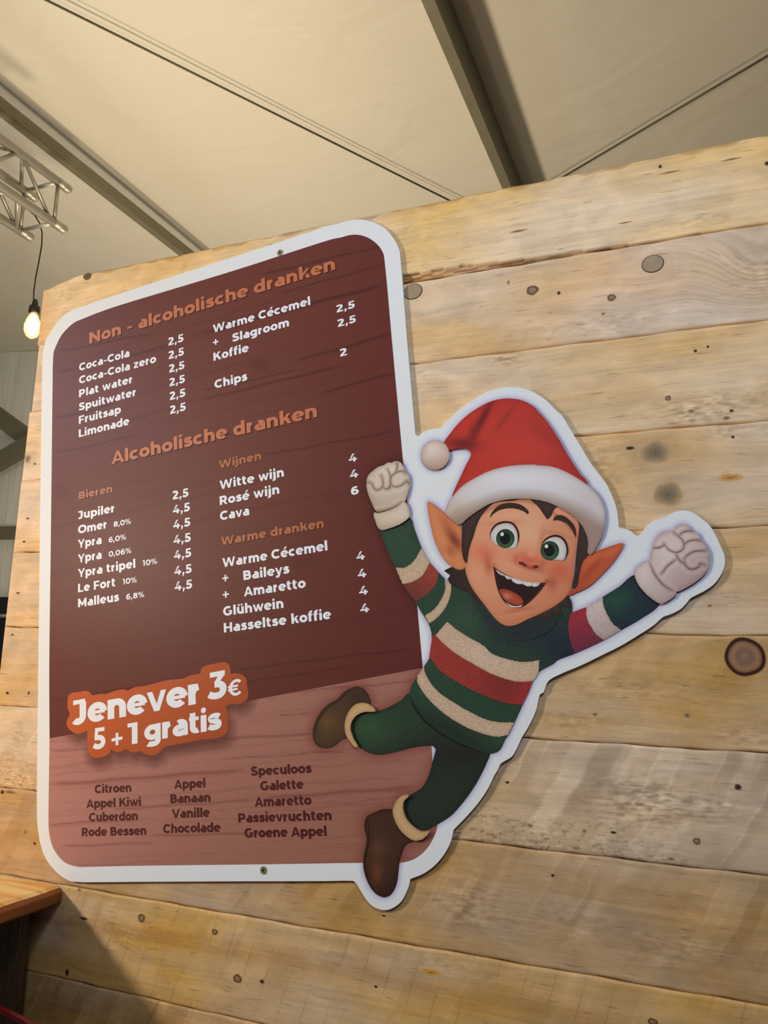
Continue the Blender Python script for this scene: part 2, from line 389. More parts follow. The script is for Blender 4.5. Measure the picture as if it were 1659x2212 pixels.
# ------------------------------------------------------------------ plank wall
M_WOOD = wood('reclaimed_pine')
M_KNOT = printed('knot_wood', 0.6, 0.2, 0.10)
KW = 0.85                                    # how bright the light falls on the planks: photo colour / KW = wood colour
ZW = EYE
seams = [0.759, 0.6195, 0.4745, 0.3294, 0.1843, 0.0392, -0.1083, -0.2553, -0.4040, -0.5504, -0.696, -0.842, -0.988, -1.134, -1.28, -1.5]
lefts = [-1.258, -1.2535, -1.259, -1.2605, -1.2605, -1.2605, -1.262, -1.258, -1.261, -1.26, -1.257, -1.262, -1.26, -1.259, -1.26]
base = [(222, 182, 122), (212, 176, 132), (214, 177, 128), (211, 173, 124), (206, 168, 120), (206, 164, 108), (208, 174, 132), (190, 148, 94), (206, 162, 100)] + [(190, 146, 88)] * 6
dusk = [(0, 0, 0)] * 15
# knots: pixel centre, radius in pixels (x, y), kind
KN = [(892, 630, 20, 17, 'plug'), (1410, 570, 24, 19, 'plug'), (1150, 627, 14, 11, 'ring'), (1321, 643, 10, 8, 'ring'), (1207, 633, 4, 4, 'dot'),
      (1415, 977, 32, 24, 'grey'), (1443, 1067, 32, 26, 'grey'), (1609, 1419, 46, 43, 'big'), (1594, 1700, 8, 7, 'dot'), (1505, 1817, 9, 8, 'ring'),
      (189, 597, 9, 8, 'dark'), (60, 991, 6, 9, 'grey'), (75, 1002, 2.5, 2, 'dot'), (306, 1983, 8, 10, 'ring'), (464, 2013, 7, 7, 'ring'), (513, 2114, 10, 10, 'ring'),
      (566, 2120, 5, 5, 'dot'), (181, 1984, 9, 3, 'dot'), (1657, 353, 6, 5, 'dot'), (1443, 860, 7, 6, 'ring'), (1502, 758, 4, 3.5, 'dot'), (1529, 749, 3, 3, 'dot'),
      (1577, 1031, 29, 8, 'amber'), (930, 2099, 22, 7, 'amber'), (1361, 968, 10, 4, 'dot'), (812, 2131, 4, 3, 'dot'), (829, 1978, 5, 2, 'dot'), (1194, 1891, 4, 3, 'dot'),
      (1580, 887, 5, 3, 'dot'), (1493, 888, 9, 4, 'soft'), (1569, 903, 9, 5, 'soft'), (1410, 2207, 12, 8, 'ring'), (1096, 1690, 5, 3, 'dot'), (1325, 1798, 7, 3, 'dot'),
      (1262, 1795, 5, 5, 'soft'), (1145, 1783, 6, 5, 'soft'), (1449, 1855, 10, 4, 'soft'), (1098, 610, 3, 5, 'soft'), (1303, 678, 5, 3, 'soft'), (1583, 944, 4, 3, 'dot'),
      (1363, 1250, 6, 3, 'soft'), (1285, 1543, 6, 4, 'soft'), (1484, 1545, 8, 6, 'soft'), (1533, 1308, 6, 3, 'soft'), (1426, 360, 4, 4, 'dot'), (1120, 499, 20, 2.5, 'soft'),
      (1350, 481, 16, 1.5, 'soft'), (22, 1711, 14, 4, 'soft'), (5, 1711, 4, 5, 'dot'), (55, 1797, 3, 5, 'soft'), (75, 1822, 3, 3, 'dot'), (1447, 372, 24, 2, 'soft'), (1580, 344, 24, 2, 'soft'),
      (16, 1497, 4, 3, 'dot'), (62, 1497, 2, 4, 'dot'), (27, 1371, 3, 2, 'dot'), (39, 1281, 4, 2, 'dot'), (52, 1170, 4, 2, 'dot'), (60, 1120, 3, 2, 'dot'), (145, 2100, 4, 8, 'dot'), (171, 1922, 4, 4, 'soft')]
KP = []
for x, y, rx, ry, k in KN:
    c = on_y((x, y)); ex = np.linalg.norm(on_y((x + 1, y)) - c); KP.append((c[0], c[2], rx * ex, ry * np.linalg.norm(on_y((x, y + 1)) - c), k))
def prof(kind):
    if kind == 'ring': return [(0, (150, 122, 92)), (0.45, (140, 110, 80)), (0.68, (84, 60, 44)), (0.84, (104, 78, 56)), (1, (180, 150, 108))]
    if kind == 'big': return [(0, (140, 108, 90)), (0.35, (122, 92, 76)), (0.62, (146, 112, 86)), (0.76, (120, 88, 64)), (0.82, (52, 32, 28)), (0.90, (38, 24, 22)), (0.95, (62, 42, 32)), (1, (164, 136, 92))]
    if kind == 'grey': return [(0, (112, 98, 76)), (0.5, (126, 110, 84)), (0.8, (148, 126, 94)), (1, (170, 142, 98))]
    if kind == 'dark': return [(0, (84, 70, 56)), (0.6, (92, 74, 56)), (0.85, (74, 56, 40)), (1, (170, 136, 88))]
    if kind == 'dot': return [(0, (46, 32, 26)), (0.6, (60, 42, 32)), (1, (140, 108, 72))]
    if kind == 'soft': return [(0, (112, 92, 70)), (0.5, (132, 108, 80)), (1, (180, 150, 106))]
    return [(0, (178, 122, 48)), (0.6, (188, 138, 70)), (1, (194, 160, 108))]
def streak_field(x, z, i):
    # soft-edged machine marks left by the saw on the lower boards
    h_ = z - seams[i] - ZW; r = np.random.default_rng(40 + i); out = np.zeros_like(x)
    ph = (x - 0.40 * h_ + 1.3 * h_ * h_ + 0.003 * np.sin(x * 19 + i) + 0.0015 * np.sin(h_ * 130 + x * 8))
    e = -1.5
    while e < 0.7:                       # bands of uneven width, each with its own tone and its own reach across the board
        w = r.uniform(0.008, 0.034); t = r.uniform(-1, 1); m0 = r.uniform(-0.15, 0.0); m1 = m0 + r.uniform(0.05, 0.16)
        s = 1 / (1 + np.exp(-np.clip((ph - e) / 0.0009, -40, 40))) - 1 / (1 + np.exp(-np.clip((ph - e - w) / 0.0016, -40, 40)))
        my = 1 / (1 + np.exp(-np.clip((h_ - m0) / 0.008, -40, 40))) - 1 / (1 + np.exp(-np.clip((h_ - m1) / 0.008, -40, 40)))
        out += s * t * my
        if r.random() < 0.5: out += 0.9 * np.exp(-((ph - e) / 0.0013) ** 2) * my      # pale saw line
        e += w
    return out
ROUGH = [(1395, 1735, 75, 40, 74), (1530, 1745, 60, 22, 46), (1540, 880, 90, 26, 52), (1490, 900, 40, 20, 40), (1095, 775, 28, 12, 60), (1580, 930, 60, 14, 34), (1290, 985, 50, 60, 22), (1610, 1600, 60, 40, 24),
         (1300, 1090, 60, 60, 24), (1500, 1250, 120, 60, 16), (1045, 1640, 40, 30, 26), (1010, 1960, 60, 50, 30), (1500, 480, 90, 14, 24), (1300, 700, 120, 26, 22), (900, 820, 40, 30, 20), (1010, 870, 40, 20, 20), (140, 640, 22, 16, 40), (20, 1640, 30, 24, 36),
         (1640, 590, 60, 50, 26), (950, 2080, 90, 16, 22), (40, 1590, 30, 30, 24), (1350, 1490, 130, 26, 20), (1240, 1560, 90, 20, 24), (250, 2030, 60, 40, 20), (1450, 2050, 120, 30, 18), (1250, 1990, 120, 26, 18)]
def rough_noise(shape, kx, kz, seed):
    r = np.random.default_rng(seed).random((shape[0] // kx + 2, shape[1] // kz + 2))
    r = np.kron(r, np.ones((kx, kz)))[:shape[0], :shape[1]]
    s = r.copy(); s[1:-1] = (r[:-2] + 2 * r[1:-1] + r[2:]) / 4
    return np.clip((s - 0.5) * 1.3 + 0.5, 0, 1)
root = empty('plank_wall', (-0.4, 0.011, 0))
tag(root, 'wall of horizontal reclaimed pine planks carrying the menu board', 'wall')
for i in range(15):
    z1, z0 = seams[i] + ZW - 0.0004, seams[i + 1] + ZW + 0.0004; xl = lefts[i]; xr = 1.7
    st = 0.0024 if i < 10 else 0.02
    gx = np.concatenate([np.arange(xl, 0.26, st), np.arange(0.264, xr, max(st, 0.008))]); gz = np.linspace(z0, z1, max(6, int((z1 - z0) / st)))
    rr = 0.0022                                           # rounded arris
    Xg, Zg = np.meshgrid(gx, gz, indexing='ij')
    e = np.minimum(np.minimum(Zg - z0, z1 - Zg), Xg - xl)
    Yg = np.where(e < rr, rr - np.sqrt(np.maximum(rr * rr - (rr - np.minimum(e, rr)) ** 2, 0)), 0.0) * 0.7
    col = np.ones(Xg.shape + (3,)) * np.minimum(np.array(base[i], float) * (1.05 if i < 5 else 1.0), 236)
    jit = np.sin(Xg * 37 + i) * 0.0006 + np.sin(Xg * 91 + 2 * i) * 0.0005
    if i == 0:
        # torn lower edge with bark, and rounded upper left corner
        t = np.clip((0.02 - Xg) / 0.62, 0, 1); hgt = np.where(Xg > -0.47 - 0.6, 0.026 * t ** 1.3, 0) * (1 + 0.10 * np.sin(Xg * 33) + 0.08 * np.sin(Xg * 143))
        inb = (Zg - z0 < hgt)
        col[inb] = np.array([172, 122, 56]) + ((rough_noise(Xg.shape, 8, 1, 5)[inb] - 0.5)[:, None] * 90)
        low = (Zg - z0 < hgt * 0.22); col[low] = (104, 70, 36)
        Yg = np.where(inb, 0.004 + 0.003 * (1 - (Zg - z0) / np.maximum(hgt, 1e-4)), Yg)
        dip = 0.017 * np.exp(-((Xg - xl) / 0.055) ** 2)
        Zg = Zg - dip * np.clip((Zg - z0) / (z1 - z0), 0, 1)
        # worn pale-brown upper edge
        ue = np.clip(1 - (z1 - Zg) / np.maximum(0.005 + 0.004 * np.sin(Xg * 45) + 0.003 * np.sin(Xg * 120), 1e-4), 0, 1)[..., None] ** 0.7; col -= ue * np.array([52, 54, 48])
        xin = 0.010 * np.clip((0.06 - (z1 - Zg)) / 0.06, 0, 1)
        lw = np.clip((z0 + 0.05 - Zg) / 0.05, 0, 1) * np.exp(-((Xg - xl) / 0.04) ** 2)
        col = col * (1 - lw[..., None] * 0.0)
        end = np.exp(-((Xg - xl) / 0.035) ** 2)[..., None]; col = col * (1 - 0.35 * end) + np.array([206, 140, 66]) * 0.35 * end
    if i == 1: col += np.exp(-((Xg + 0.05) / 0.12) ** 2)[..., None] * np.array([2, 2, 10])
    if i in (5, 6, 7, 8, 9):
        amp = {5: 6, 6: 21, 7: 13, 8: 8, 9: 16}[i]
        col += (streak_field(Xg, Zg, i) * amp)[..., None] * np.array([1, 1, 0.9])
    if i == 6:
        lowd = np.clip((z0 + 0.05 - Zg) / 0.05, 0, 1)[..., None]; col -= lowd * np.array([14, 16, 20])
        pale = np.clip((Xg + 0.35) / 0.4, 0, 1)[..., None]; col += pale * np.array([-2, 2, 12])
        sp = np.clip((z0 + 0.06 - Zg) / 0.06, 0, 1) * np.clip((0.02 - Xg) / 0.2, 0, 1); gr = rough_noise(Xg.shape, 2, 1, 61)
        col -= (sp * (gr > 0.90))[..., None] * np.array([66, 60, 50]); col += (sp * (gr < 0.10))[..., None] * np.array([26, 28, 30])
    for rx_, ry_, rw, rh, ra in ROUGH:                     # torn, dirt-filled patches of grain
        rc = on_y((rx_, ry_)); rw *= 0.00078; rh *= 0.00078
        if not (z0 - 0.01 < rc[2] < z1 + 0.01): continue
        ms = np.exp(-(((Xg - rc[0]) / rw) ** 2 + ((Zg - rc[2]) / rh) ** 2))
        gr = 0.55 * rough_noise(Xg.shape, 5, 1, int(rx_)) + 0.45 * rough_noise(Xg.shape, 3, 2, int(ry_))
        col -= (ms * np.clip((gr - 0.42) * 2.6, 0, 1) * ra * 0.8)[..., None] * np.array([1, 0.97, 0.86]); col += (ms * np.clip((0.3 - gr) * 3, 0, 1) * ra * 0.5)[..., None]
    if i in (3, 4, 5): col += np.clip((Xg + 0.2) / 0.4, 0, 1)[..., None] * np.array([-4, 0, 8])
    if i == 8:
        band = np.exp(-((Zg - (z0 + 0.085 - 0.012 * np.sin(Xg * 3))) / 0.016) ** 2)[..., None]; col -= band * np.array([14, 18, 20])
        ck = (np.abs(((Xg - 0.3 * (Zg - z0)) % 0.038) - 0.019) < 0.0012) * (0.5 + 0.5 * np.sin(Xg * 23 + Zg * 41)); col -= ck[..., None] * 16
    # colour halo round the larger knots, and grain that bends round them
    V_ = Zg + i * 0.731 + 0.0025 * np.sin(Xg * 9 + i * 2.0)
    for kx, kz, rx, rz, kind in KP:
        if not (z0 - 0.02 < kz < z1 + 0.02) or kind in ('dot', 'soft'): continue
        dx = Xg - kx; dz = Zg - kz
        r2 = (dx / (2.6 * rx)) ** 2 + (dz / (1.8 * rz)) ** 2
        if kind in ('ring', 'big', 'grey', 'plug'): V_ = V_ - 1.1 * rz * np.tanh(dz / rz) * np.exp(-(dx / (3.5 * rx)) ** 2 - np.abs(dz) / (3.5 * rz))
        if kind in ('big', 'grey'): col -= np.exp(-r2)[..., None] * np.array([22, 20, 16])
    if i == 1:
        sw = np.exp(-(((Xg - 0.09) / 0.09) ** 2 + ((Zg - 2.05) / 0.06) ** 2)); V_ = V_ + sw * 0.06 * np.sin(Xg * 14)
        col -= (sw * (0.5 + 0.5 * np.sin(V_ * 700)))[..., None] * np.array([26, 24, 20])
    Zg2 = Zg + np.where(e < 0.004, jit, 0)
    nx, nz = Xg.shape
    P = np.stack([Xg, Yg, Zg2], -1).reshape(-1, 3); fcs = grid_faces(nx, nz).tolist()
    C = lin(np.clip(col, 8, 250)).reshape(-1, 3) / KW; U = np.stack([Xg + i * 0.37, V_], -1).reshape(-1, 2)
    # sides and back
    idx = np.arange(nx * nz).reshape(nx, nz)
    rim = list(idx[:, 0]) + list(idx[-1, 1:]) + list(idx[-2::-1, -1]) + list(idx[0, -2:0:-1])
    n0 = len(P); back = P[rim].copy(); back[:, 1] = 0.022
    P = np.vstack([P, back]); C = np.vstack([C, C[rim]]); U = np.vstack([U, U[rim] + [0.0, 0.0]])
    m = len(rim)
    fcs += [[rim[j], n0 + j, n0 + (j + 1) % m, rim[(j + 1) % m]] for j in range(m)] + [[n0 + j for j in range(m)][::-1]]
    mi = [0] * len(fcs)
    # knots lie in the face of the board
    Pk, Ck, Uk = [], [], []; nn = len(P)
    for kx, kz, rx, rz, kind in KP:
        if not (z0 < kz < z1) or kind == 'plug': continue
        pr = prof(kind); ns = 28; b0 = nn + len(Pk); ph = kx * 50
        for q, (t, c) in enumerate(pr):
            for a in range(ns):
                an = 2 * math.pi * a / ns; wob = 1 + (0.35 if kind == 'big' else 1) * (0.05 * math.sin(3 * an + ph) + 0.04 * math.sin(5 * an + 2 * ph)) * (1 if t > 0.2 else 0)
                tt = max(t, 0.01) * wob
                Pk.append((kx + rx * tt * math.cos(an), -0.0004 + 0.0002 * t, kz + rz * tt * math.sin(an)))
                Ck.append(lin(np.array(c) + (base[i] - np.array((190, 160, 112))) * t * 0.9) / KW); Uk.append((0, 0))
        fcs.append([b0 + a for a in range(ns)]); mi.append(1)
        for q in range(len(pr) - 1):
            for a in range(ns):
                fcs.append([b0 + q * ns + a, b0 + q * ns + (a + 1) % ns, b0 + (q + 1) * ns + (a + 1) % ns, b0 + (q + 1) * ns + a]); mi.append(1)
    if Pk: P = np.vstack([P, Pk]); C = np.vstack([C, Ck]); U = np.vstack([U, Uk])
    o = mesh('plank', P, fcs, [M_WOOD, M_KNOT], root, cols=C, uvs=U, midx=mi)
    o.data.polygons.foreach_set('use_smooth', np.array([len(f) == 4 for f in fcs]))
    for kx, kz, rx, rz, kind in KP:
        if kind == 'plug' and z0 < kz < z1:
            mb = MB(); ns = 32
            for r, y in ((1.0, -0.0005),):
                ring = [(kx + rx * math.cos(2 * math.pi * a / ns), kz + rz * math.sin(2 * math.pi * a / ns)) for a in range(ns)]
                mb.prism(ring, -0.0004, 0.004)
            mb.build('plug_rim', plain('dark_plug_rim', (70, 54, 40), 0.8), o)
            mb = MB(); mb.prism([(kx + rx * .92 * math.cos(2 * math.pi * a / ns), kz + rz * .92 * math.sin(2 * math.pi * a / ns)) for a in range(ns)], -0.0009, 0.004)
            tag(mb.build('wood_plug', plain('grey_brown_plug', (168, 142, 112), 0.6, noise=0.06, nscale=90), o), 'round grey wooden plug')

# ------------------------------------------------------------------ menu board
BY = -0.0062                                 # front face of the board (y); it is 5 mm thick
ILL = 0.82                                   # printed colour = photo colour / ILL
U = np.array([math.cos(0.12055), 0, math.sin(0.12055)]); Vv = np.array([-U[2], 0, U[0]])   # the board hangs 7 degrees askew
def fr(x0, y0, s, pts): return [(x0 + p[0] / s, y0 + p[1] / s) + tuple(p[2:]) for p in pts]
ZA = lambda *p: fr(780, 820, 3.814, p)
ZF = lambda *p: fr(980, 1040, 4.366, p)
ZH = lambda *p: fr(1160, 1080, 3.95, p)
ZB_ = lambda *p: fr(660, 1360, 3.072, p)
ZL = lambda *p: fr(740, 1600, 4.366, p)
Z7 = lambda *p: fr(1159, 850, 2.764, p)
Z5 = lambda *p: fr(80, 1420, 3.318, p)
Z6 = lambda *p: fr(480, 1420, 3.318, p)
ZT = lambda *p: fr(430, 460, 3.53, p)
ZC = lambda *p: fr(80, 460, 3.95, p)

def spline(pts, step=3.0, closed=True):
    """Smooth closed curve through points; a third element 1 marks a sharp corner."""
    P = np.array([p[:2] for p in pts], float); n = len(P)
    sharp = [len(p) > 2 and p[2] for p in pts]
    out = []
    for i in range(n if closed else n - 1):
        a, b = P[i], P[(i + 1) % n]
        L = np.linalg.norm(b - a)
        pm = a - (b - a) if (sharp[i] or (not closed and i == 0)) else P[i - 1]
        pn = b + (b - a) if (sharp[(i + 1) % n] or (not closed and i == n - 2)) else P[(i + 2) % n]
        # centripetal-like tangents limited by the chord
        ta = (b - pm); tb = (pn - a)
        ta = ta / (np.linalg.norm(ta) + 1e-9) * L; tb = tb / (np.linalg.norm(tb) + 1e-9) * L
        k = max(1, int(L / step))
        for t in np.arange(k) / k:
            h = (2 * t**3 - 3 * t**2 + 1, t**3 - 2 * t**2 + t, -2 * t**3 + 3 * t**2, t**3 - t**2)
            out.append(h[0] * a + h[1] * ta + h[2] * b + h[3] * tb)
    if not closed: out.append(P[-1])
    return np.array(out)
def bdist(Q, B):
    """distance of points Q to the closed polyline B"""
    A0 = B; D = np.roll(B, -1, 0) - B; dd = (D * D).sum(1) + 1e-12
    out = np.empty(len(Q))
    for s in range(0, len(Q), 2000):
        q = Q[s:s + 2000, None, :] - A0[None]
        t = np.clip((q * D).sum(2) / dd, 0, 1)
        out[s:s + 2000] = np.sqrt(((q - t[..., None] * D) ** 2).sum(2).min(1))
    return out
def inside(Q, B):
    x, y = Q[:, 0], Q[:, 1]; r = np.zeros(len(Q), bool); n = len(B); j = n - 1
    for i in range(n):
        xi, yi = B[i]; xj, yj = B[j]
        if yi != yj:
            c = ((yi > y) != (yj > y)) & (x < (xj - xi) * (y - yi) / (yj - yi) + xi); r ^= c
        j = i
    return r
def fill(B, cell):
    lo = B.min(0); hi = B.max(0)
    g = np.stack(np.meshgrid(np.arange(lo[0], hi[0], cell), np.arange(lo[1], hi[1], cell), indexing='ij'), -1).reshape(-1, 2)
    g[:, 0] += 0.31; g[:, 1] += 0.17
    g = g[inside(g, B)]
    if len(g): g = g[bdist(g, B) > cell * 0.55]
    co_ = [Vector(p) for p in np.vstack([B, g])] if len(g) else [Vector(p) for p in B]
    v, e, f, *_ = delaunay_2d_cdt(co_, [], [list(range(len(B)))], 1, 1e-4)
    return np.array([p[:] for p in v]), [list(t) for t in f]
def to_board(P2, lift): 
    Q = on_y(np.asarray(P2), BY).copy(); Q[:, 1] = BY - lift; return Q
def face_front(P, fcs):
    out = []
    for f in fcs:
        a, b, c = P[f[0]], P[f[1]], P[f[2]]
        ny = (b[2] - a[2]) * (c[0] - a[0]) - (b[0] - a[0]) * (c[2] - a[2])
        out.append(f if ny < 0 else f[::-1])
    return out
M_PRINT = printed('printed_vinyl', 0.42, 0.15)
M_KNIT = printed('printed_knit', 0.5, 0.25, 0.16)
LAY = [0.00015]
OUTL = []
def shade_const(c): return lambda q, d: np.ones((len(q), 3)) * np.array(c, float)
def mixc(base, c, w): return base * (1 - w[:, None]) + np.array(c, float) * w[:, None]
def blob(q, c, rx, ry=None, ang=0.0):
    ry = ry or rx; d = q - np.array(c, float); a = math.radians(ang)
    u = d[:, 0] * math.cos(a) + d[:, 1] * math.sin(a); v = -d[:, 0] * math.sin(a) + d[:, 1] * math.cos(a)
    return np.exp(-((u / rx) ** 2 + (v / ry) ** 2))
def ramp(q, a, b):
    a = np.array(a, float); b = np.array(b, float); return np.clip(((q - a) @ (b - a)) / ((b - a) @ (b - a)), 0, 1)
def art(name, pts, fn, parent, cell=5.0, step=2.5, mat=None, outline=False, strip=None, label=None, rough_edge=0.0):
    if strip is not None:
        v, f = strip; LAY[0] += 0.00006; P = to_board(v, LAY[0])
        return mesh(name, P, face_front(P, f), mat or M_PRINT, parent, cols=np.ones((len(v), 3)) * lin(fn) / ILL)
    B = spline(pts, step)
    if rough_edge:
        t = np.roll(B, -1, 0) - np.roll(B, 1, 0); t /= np.linalg.norm(t, axis=1)[:, None] + 1e-9
        B = B + np.stack([-t[:, 1], t[:, 0]], 1) * (np.random.default_rng(len(B)).uniform(-1, 1, len(B)) * rough_edge)[:, None]
    v, f = fill(B, cell)
    d = bdist(v, B)
    col = fn(v, d) if callable(fn) else np.ones((len(v), 3)) * np.array(fn, float)
    LAY[0] += 0.00006
    P = to_board(v, LAY[0])
    o = mesh(name, P, face_front(P, f), mat or M_PRINT, parent, cols=np.minimum(lin(np.clip(col, 3, 252)) / ILL, 0.88))
    if outline: OUTL.append(B)
    if label: o['label'] = label
    return o
def stroke_strip(pts, w, step=2.5):
    """tapering ribbon outline round an open curve"""
    C = spline(pts, step, closed=False); t = np.gradient(C, axis=0); t /= np.linalg.norm(t, axis=1)[:, None] + 1e-9
    nrm = np.stack([-t[:, 1], t[:, 0]], 1); s = np.linspace(0, 1, len(C)); ww = w / 2 * np.clip(np.minimum(s, 1 - s) * 5, 0.18, 1)
    n = len(C); v = np.vstack([C + nrm * ww[:, None], C - nrm * ww[:, None]])
    return v, [[i, i + 1, n + i + 1, n + i] for i in range(n - 1)]

# ---- outlines
board_out = ([(83, 1420, 0), (88.9, 940), (91, 830), (92.7, 763.8)] + ZC((75, 1090), (120, 1010), (190, 910), (260, 850), (340, 815), (480, 765))
  + [(257, 634.7), (430, 579), (600, 524), (713, 486.9)] + ZT((1060, 80), (1150, 57), (1220, 50), (1300, 62), (1380, 95), (1440, 140), (1490, 205), (1520, 265), (1532, 310))
  + [(880, 744), (897, 938, 1)] + ZA((470, 466), (490, 450), (540, 420), (600, 406), (655, 399, 1), (740, 310), (830, 230), (920, 170), (1010, 115), (1100, 80), (1200, 62), (1300, 65), (1380, 85), (1460, 125), (1540, 185), (1602, 250))
  + Z7((150, 130), (190, 195), (260, 310), (320, 410), (380, 490), (420, 545), (450, 610), (470, 660), (480, 700), (489, 770), (491, 800, 1), (530, 808), (560, 820), (585, 842), (600, 849), (615, 846), (630, 830), (650, 800), (690, 765), (770, 738, 1), (820, 710),
       (880, 698), (930, 710), (975, 740), (1030, 785), (1060, 830), (1080, 870), (1105, 925), (1124, 980), (1121, 1030), (1100, 1085), (1055, 1142), (1000, 1180), (920, 1222), (900, 1246), (860, 1287), (800, 1318), (755, 1335), (700, 1383), (610, 1442), (500, 1508), (400, 1558), (260, 1626), (150, 1672), (70, 1718), (40, 1786))
  + ZB_((1556, 430), (1526, 545), (1476, 650), (1436, 715), (1396, 800), (1366, 845), (1296, 890), (1276, 930)) + ZL((1430, 330), (1372, 450), (1292, 570), (1192, 690), (1046, 842, 1), (1034, 900), (1014, 970), (972, 1050), (914, 1130), (845, 1198), (755, 1258), (638, 1305, 1), (625, 1370), (592, 1450), (552, 1518), (495, 1566), (420, 1597), (340, 1588), (270, 1550), (210, 1480), (160, 1400), (122, 1340), (98, 1322))
  + [(700, 1903.3), (480, 1904), (300, 1905), (190, 1905.8)] + Z5((300, 1610), (230, 1600), (150, 1550), (80, 1470), (40, 1390), (15, 1290), (0, 1150)) + [(81, 1600)])
p_left = [(106.6, 1440), (109.5, 1200), (112.4, 950), (113.6, 840)]
dark_pts = ([(107.2, 1595.2, 1)] + p_left + ZC((141, 1200), (165, 1130), (205, 1050), (260, 985), (320, 935), (400, 900), (520, 852)) + [(257, 660), (500, 586.3), (713, 518)]
  + ZT((1090, 185), (1150, 169), (1220, 168), (1290, 190), (1350, 232), (1390, 280), (1411, 335)) + [(847, 740), (867.2, 960), (891, 1200), (913.2, 1442.5, 1)] + Z6((190, 312, 1)))
light_pts = ([(107.2, 1595.2, 1)] + Z6((190, 312, 1)) + [(913.2, 1442.5, 1), (932, 1613), (936, 1680)] + ZL((893, 790), (880, 860), (850, 930), (800, 1010), (730, 1080), (640, 1130), (540, 1150))
  + [(781.4, 1863.6), (580, 1866.7), (300, 1870), (185, 1872.5)] + Z5((300, 1502), (210, 1475), (150, 1420), (110, 1350), (90, 1270), (83, 1200)) + [(105.6, 1700)])
badge_pts = Z5((220, 305), (226, 275), (250, 256), (300, 248), (350, 240), (380, 250), (394, 272, 1), (460, 262), (490, 265, 1), (580, 235), (630, 232), (650, 240, 1), (700, 215), (770, 205), (830, 190, 1), (930, 165), (1050, 150), (1095, 132), (1172, 116, 1), (1180, 80), (1210, 60), (1275, 45), (1340, 35), (1370, 45), (1385, 80), (1389, 118, 1), (1430, 114), (1480, 130), (1505, 170), (1506, 210), (1515, 260), (1505, 300), (1480, 322), (1440, 336), (1390, 332), (1350, 352, 1), (1365, 400), (1370, 480), (1360, 540), (1320, 570), (1270, 582), (1180, 590), (1080, 610), (980, 628), (910, 645), (880, 680), (830, 702), (780, 695), (745, 672, 1), (680, 680), (638, 655, 1), (620, 668), (570, 678), (530, 655, 1), (520, 685), (480, 710), (430, 722), (390, 705), (368, 675), (362, 600), (362, 524, 1), (340, 535), (290, 548), (250, 530), (220, 500), (213, 460), (238, 405, 1), (222, 370))

# elf outlines
sleeve_r = ZH((60, 1010), (200, 985), (290, 962), (420, 915), (560, 828), (700, 740), (840, 640), (900, 720), (980, 830), (1045, 885), (900, 1005), (720, 1110), (575, 1195), (450, 1255), (320, 1312), (180, 1365), (40, 1440), (-40, 1500), (-80, 1300))
body = (ZA((165, 1235), (190, 1330), (230, 1440), (285, 1550), (345, 1685), (400, 1770), (455, 1845), (500, 1920), (555, 2010), (580, 2085), (583, 2140))
  + ZB_((842, 60), (825, 180), (790, 240), (745, 305), (705, 370), (688, 430), (705, 480), (730, 530), (800, 615), (900, 692), (1000, 747), (1100, 787), (1180, 815), (1240, 822), (1290, 797), (1325, 730), (1345, 700), (1385, 620), (1440, 500), (1510, 340), (1552, 280))
  + [(1200, 1430), (1220, 1400), (1235, 1340), (1230, 1290), (1130, 1200), (1010, 1200)] + ZA((745, 1690), (690, 1640), (640, 1590), (565, 1505), (500, 1385), (440, 1230), (405, 1140), (300, 1150)))
leg_l = ZB_((688, 425), (640, 465), (560, 510), (500, 535), (440, 545), (390, 545), (345, 572), (312, 620), (308, 665), (325, 725), (370, 788), (430, 820), (500, 830), (600, 812), (720, 782), (800, 772), (850, 776), (900, 850), (1150, 850), (1150, 700), (900, 560))
leg_r = ZL((870, 40), (880, 75), (868, 130), (850, 195), (830, 275), (795, 370), (740, 450), (640, 512), (590, 565), (580, 630), (610, 725), (660, 785), (720, 830), (780, 848), (820, 830), (880, 798), (1020, 708), (1120, 600), (1220, 468), (1300, 332), (1365, 195), (1393, 115), (1370, 60), (1200, 0), (1000, -30))
boot_l = ZB_((435, 490), (425, 450), (410, 420), (380, 388), (330, 380), (260, 410), (210, 460), (150, 495), (90, 560), (52, 650), (50, 720), (80, 772), (140, 788), (190, 775), (240, 735), (285, 712), (340, 640), (420, 540))
boot_r = ZL((520, 650), (430, 645), (370, 648), (290, 682), (232, 712), (206, 780), (210, 850), (228, 920), (218, 1000), (200, 1080), (195, 1170), (210, 1260), (250, 1360), (300, 1430), (350, 1465), (400, 1476), (450, 1455), (490, 1400), (515, 1330), (528, 1230), (540, 1140), (566, 1050), (598, 985), (670, 938), (640, 860), (580, 740))
cuff_bl = ZB_((472, 538), (440, 500), (390, 485), (335, 498), (292, 548), (268, 620), (274, 690), (300, 738), (350, 778), (328, 722), (309, 662), (316, 610), (350, 568), (400, 546), (440, 545))
cuff_br = ZL((634, 511), (580, 510), (530, 545), (497, 600), (483, 660), (500, 740), (550, 832), (620, 902), (690, 936), (760, 925), (815, 880), (832, 838, 1), (800, 846), (745, 845), (660, 785), (610, 722), (582, 640), (592, 565))
glove_l = ZA((135, 1090), (90, 1010), (60, 930), (50, 850), (68, 790), (110, 750), (150, 722), (195, 708), (225, 688), (260, 688), (290, 674), (328, 684), (352, 715), (365, 750), (398, 795), (406, 850), (402, 900), (385, 965), (352, 1030), (270, 1065), (190, 1090))
cuff_l = ZA((112, 1102), (150, 1102), (220, 1085), (290, 1055), (355, 1008), (385, 1030), (405, 1100), (400, 1140), (335, 1190), (250, 1226), (180, 1242), (148, 1225), (122, 1160))
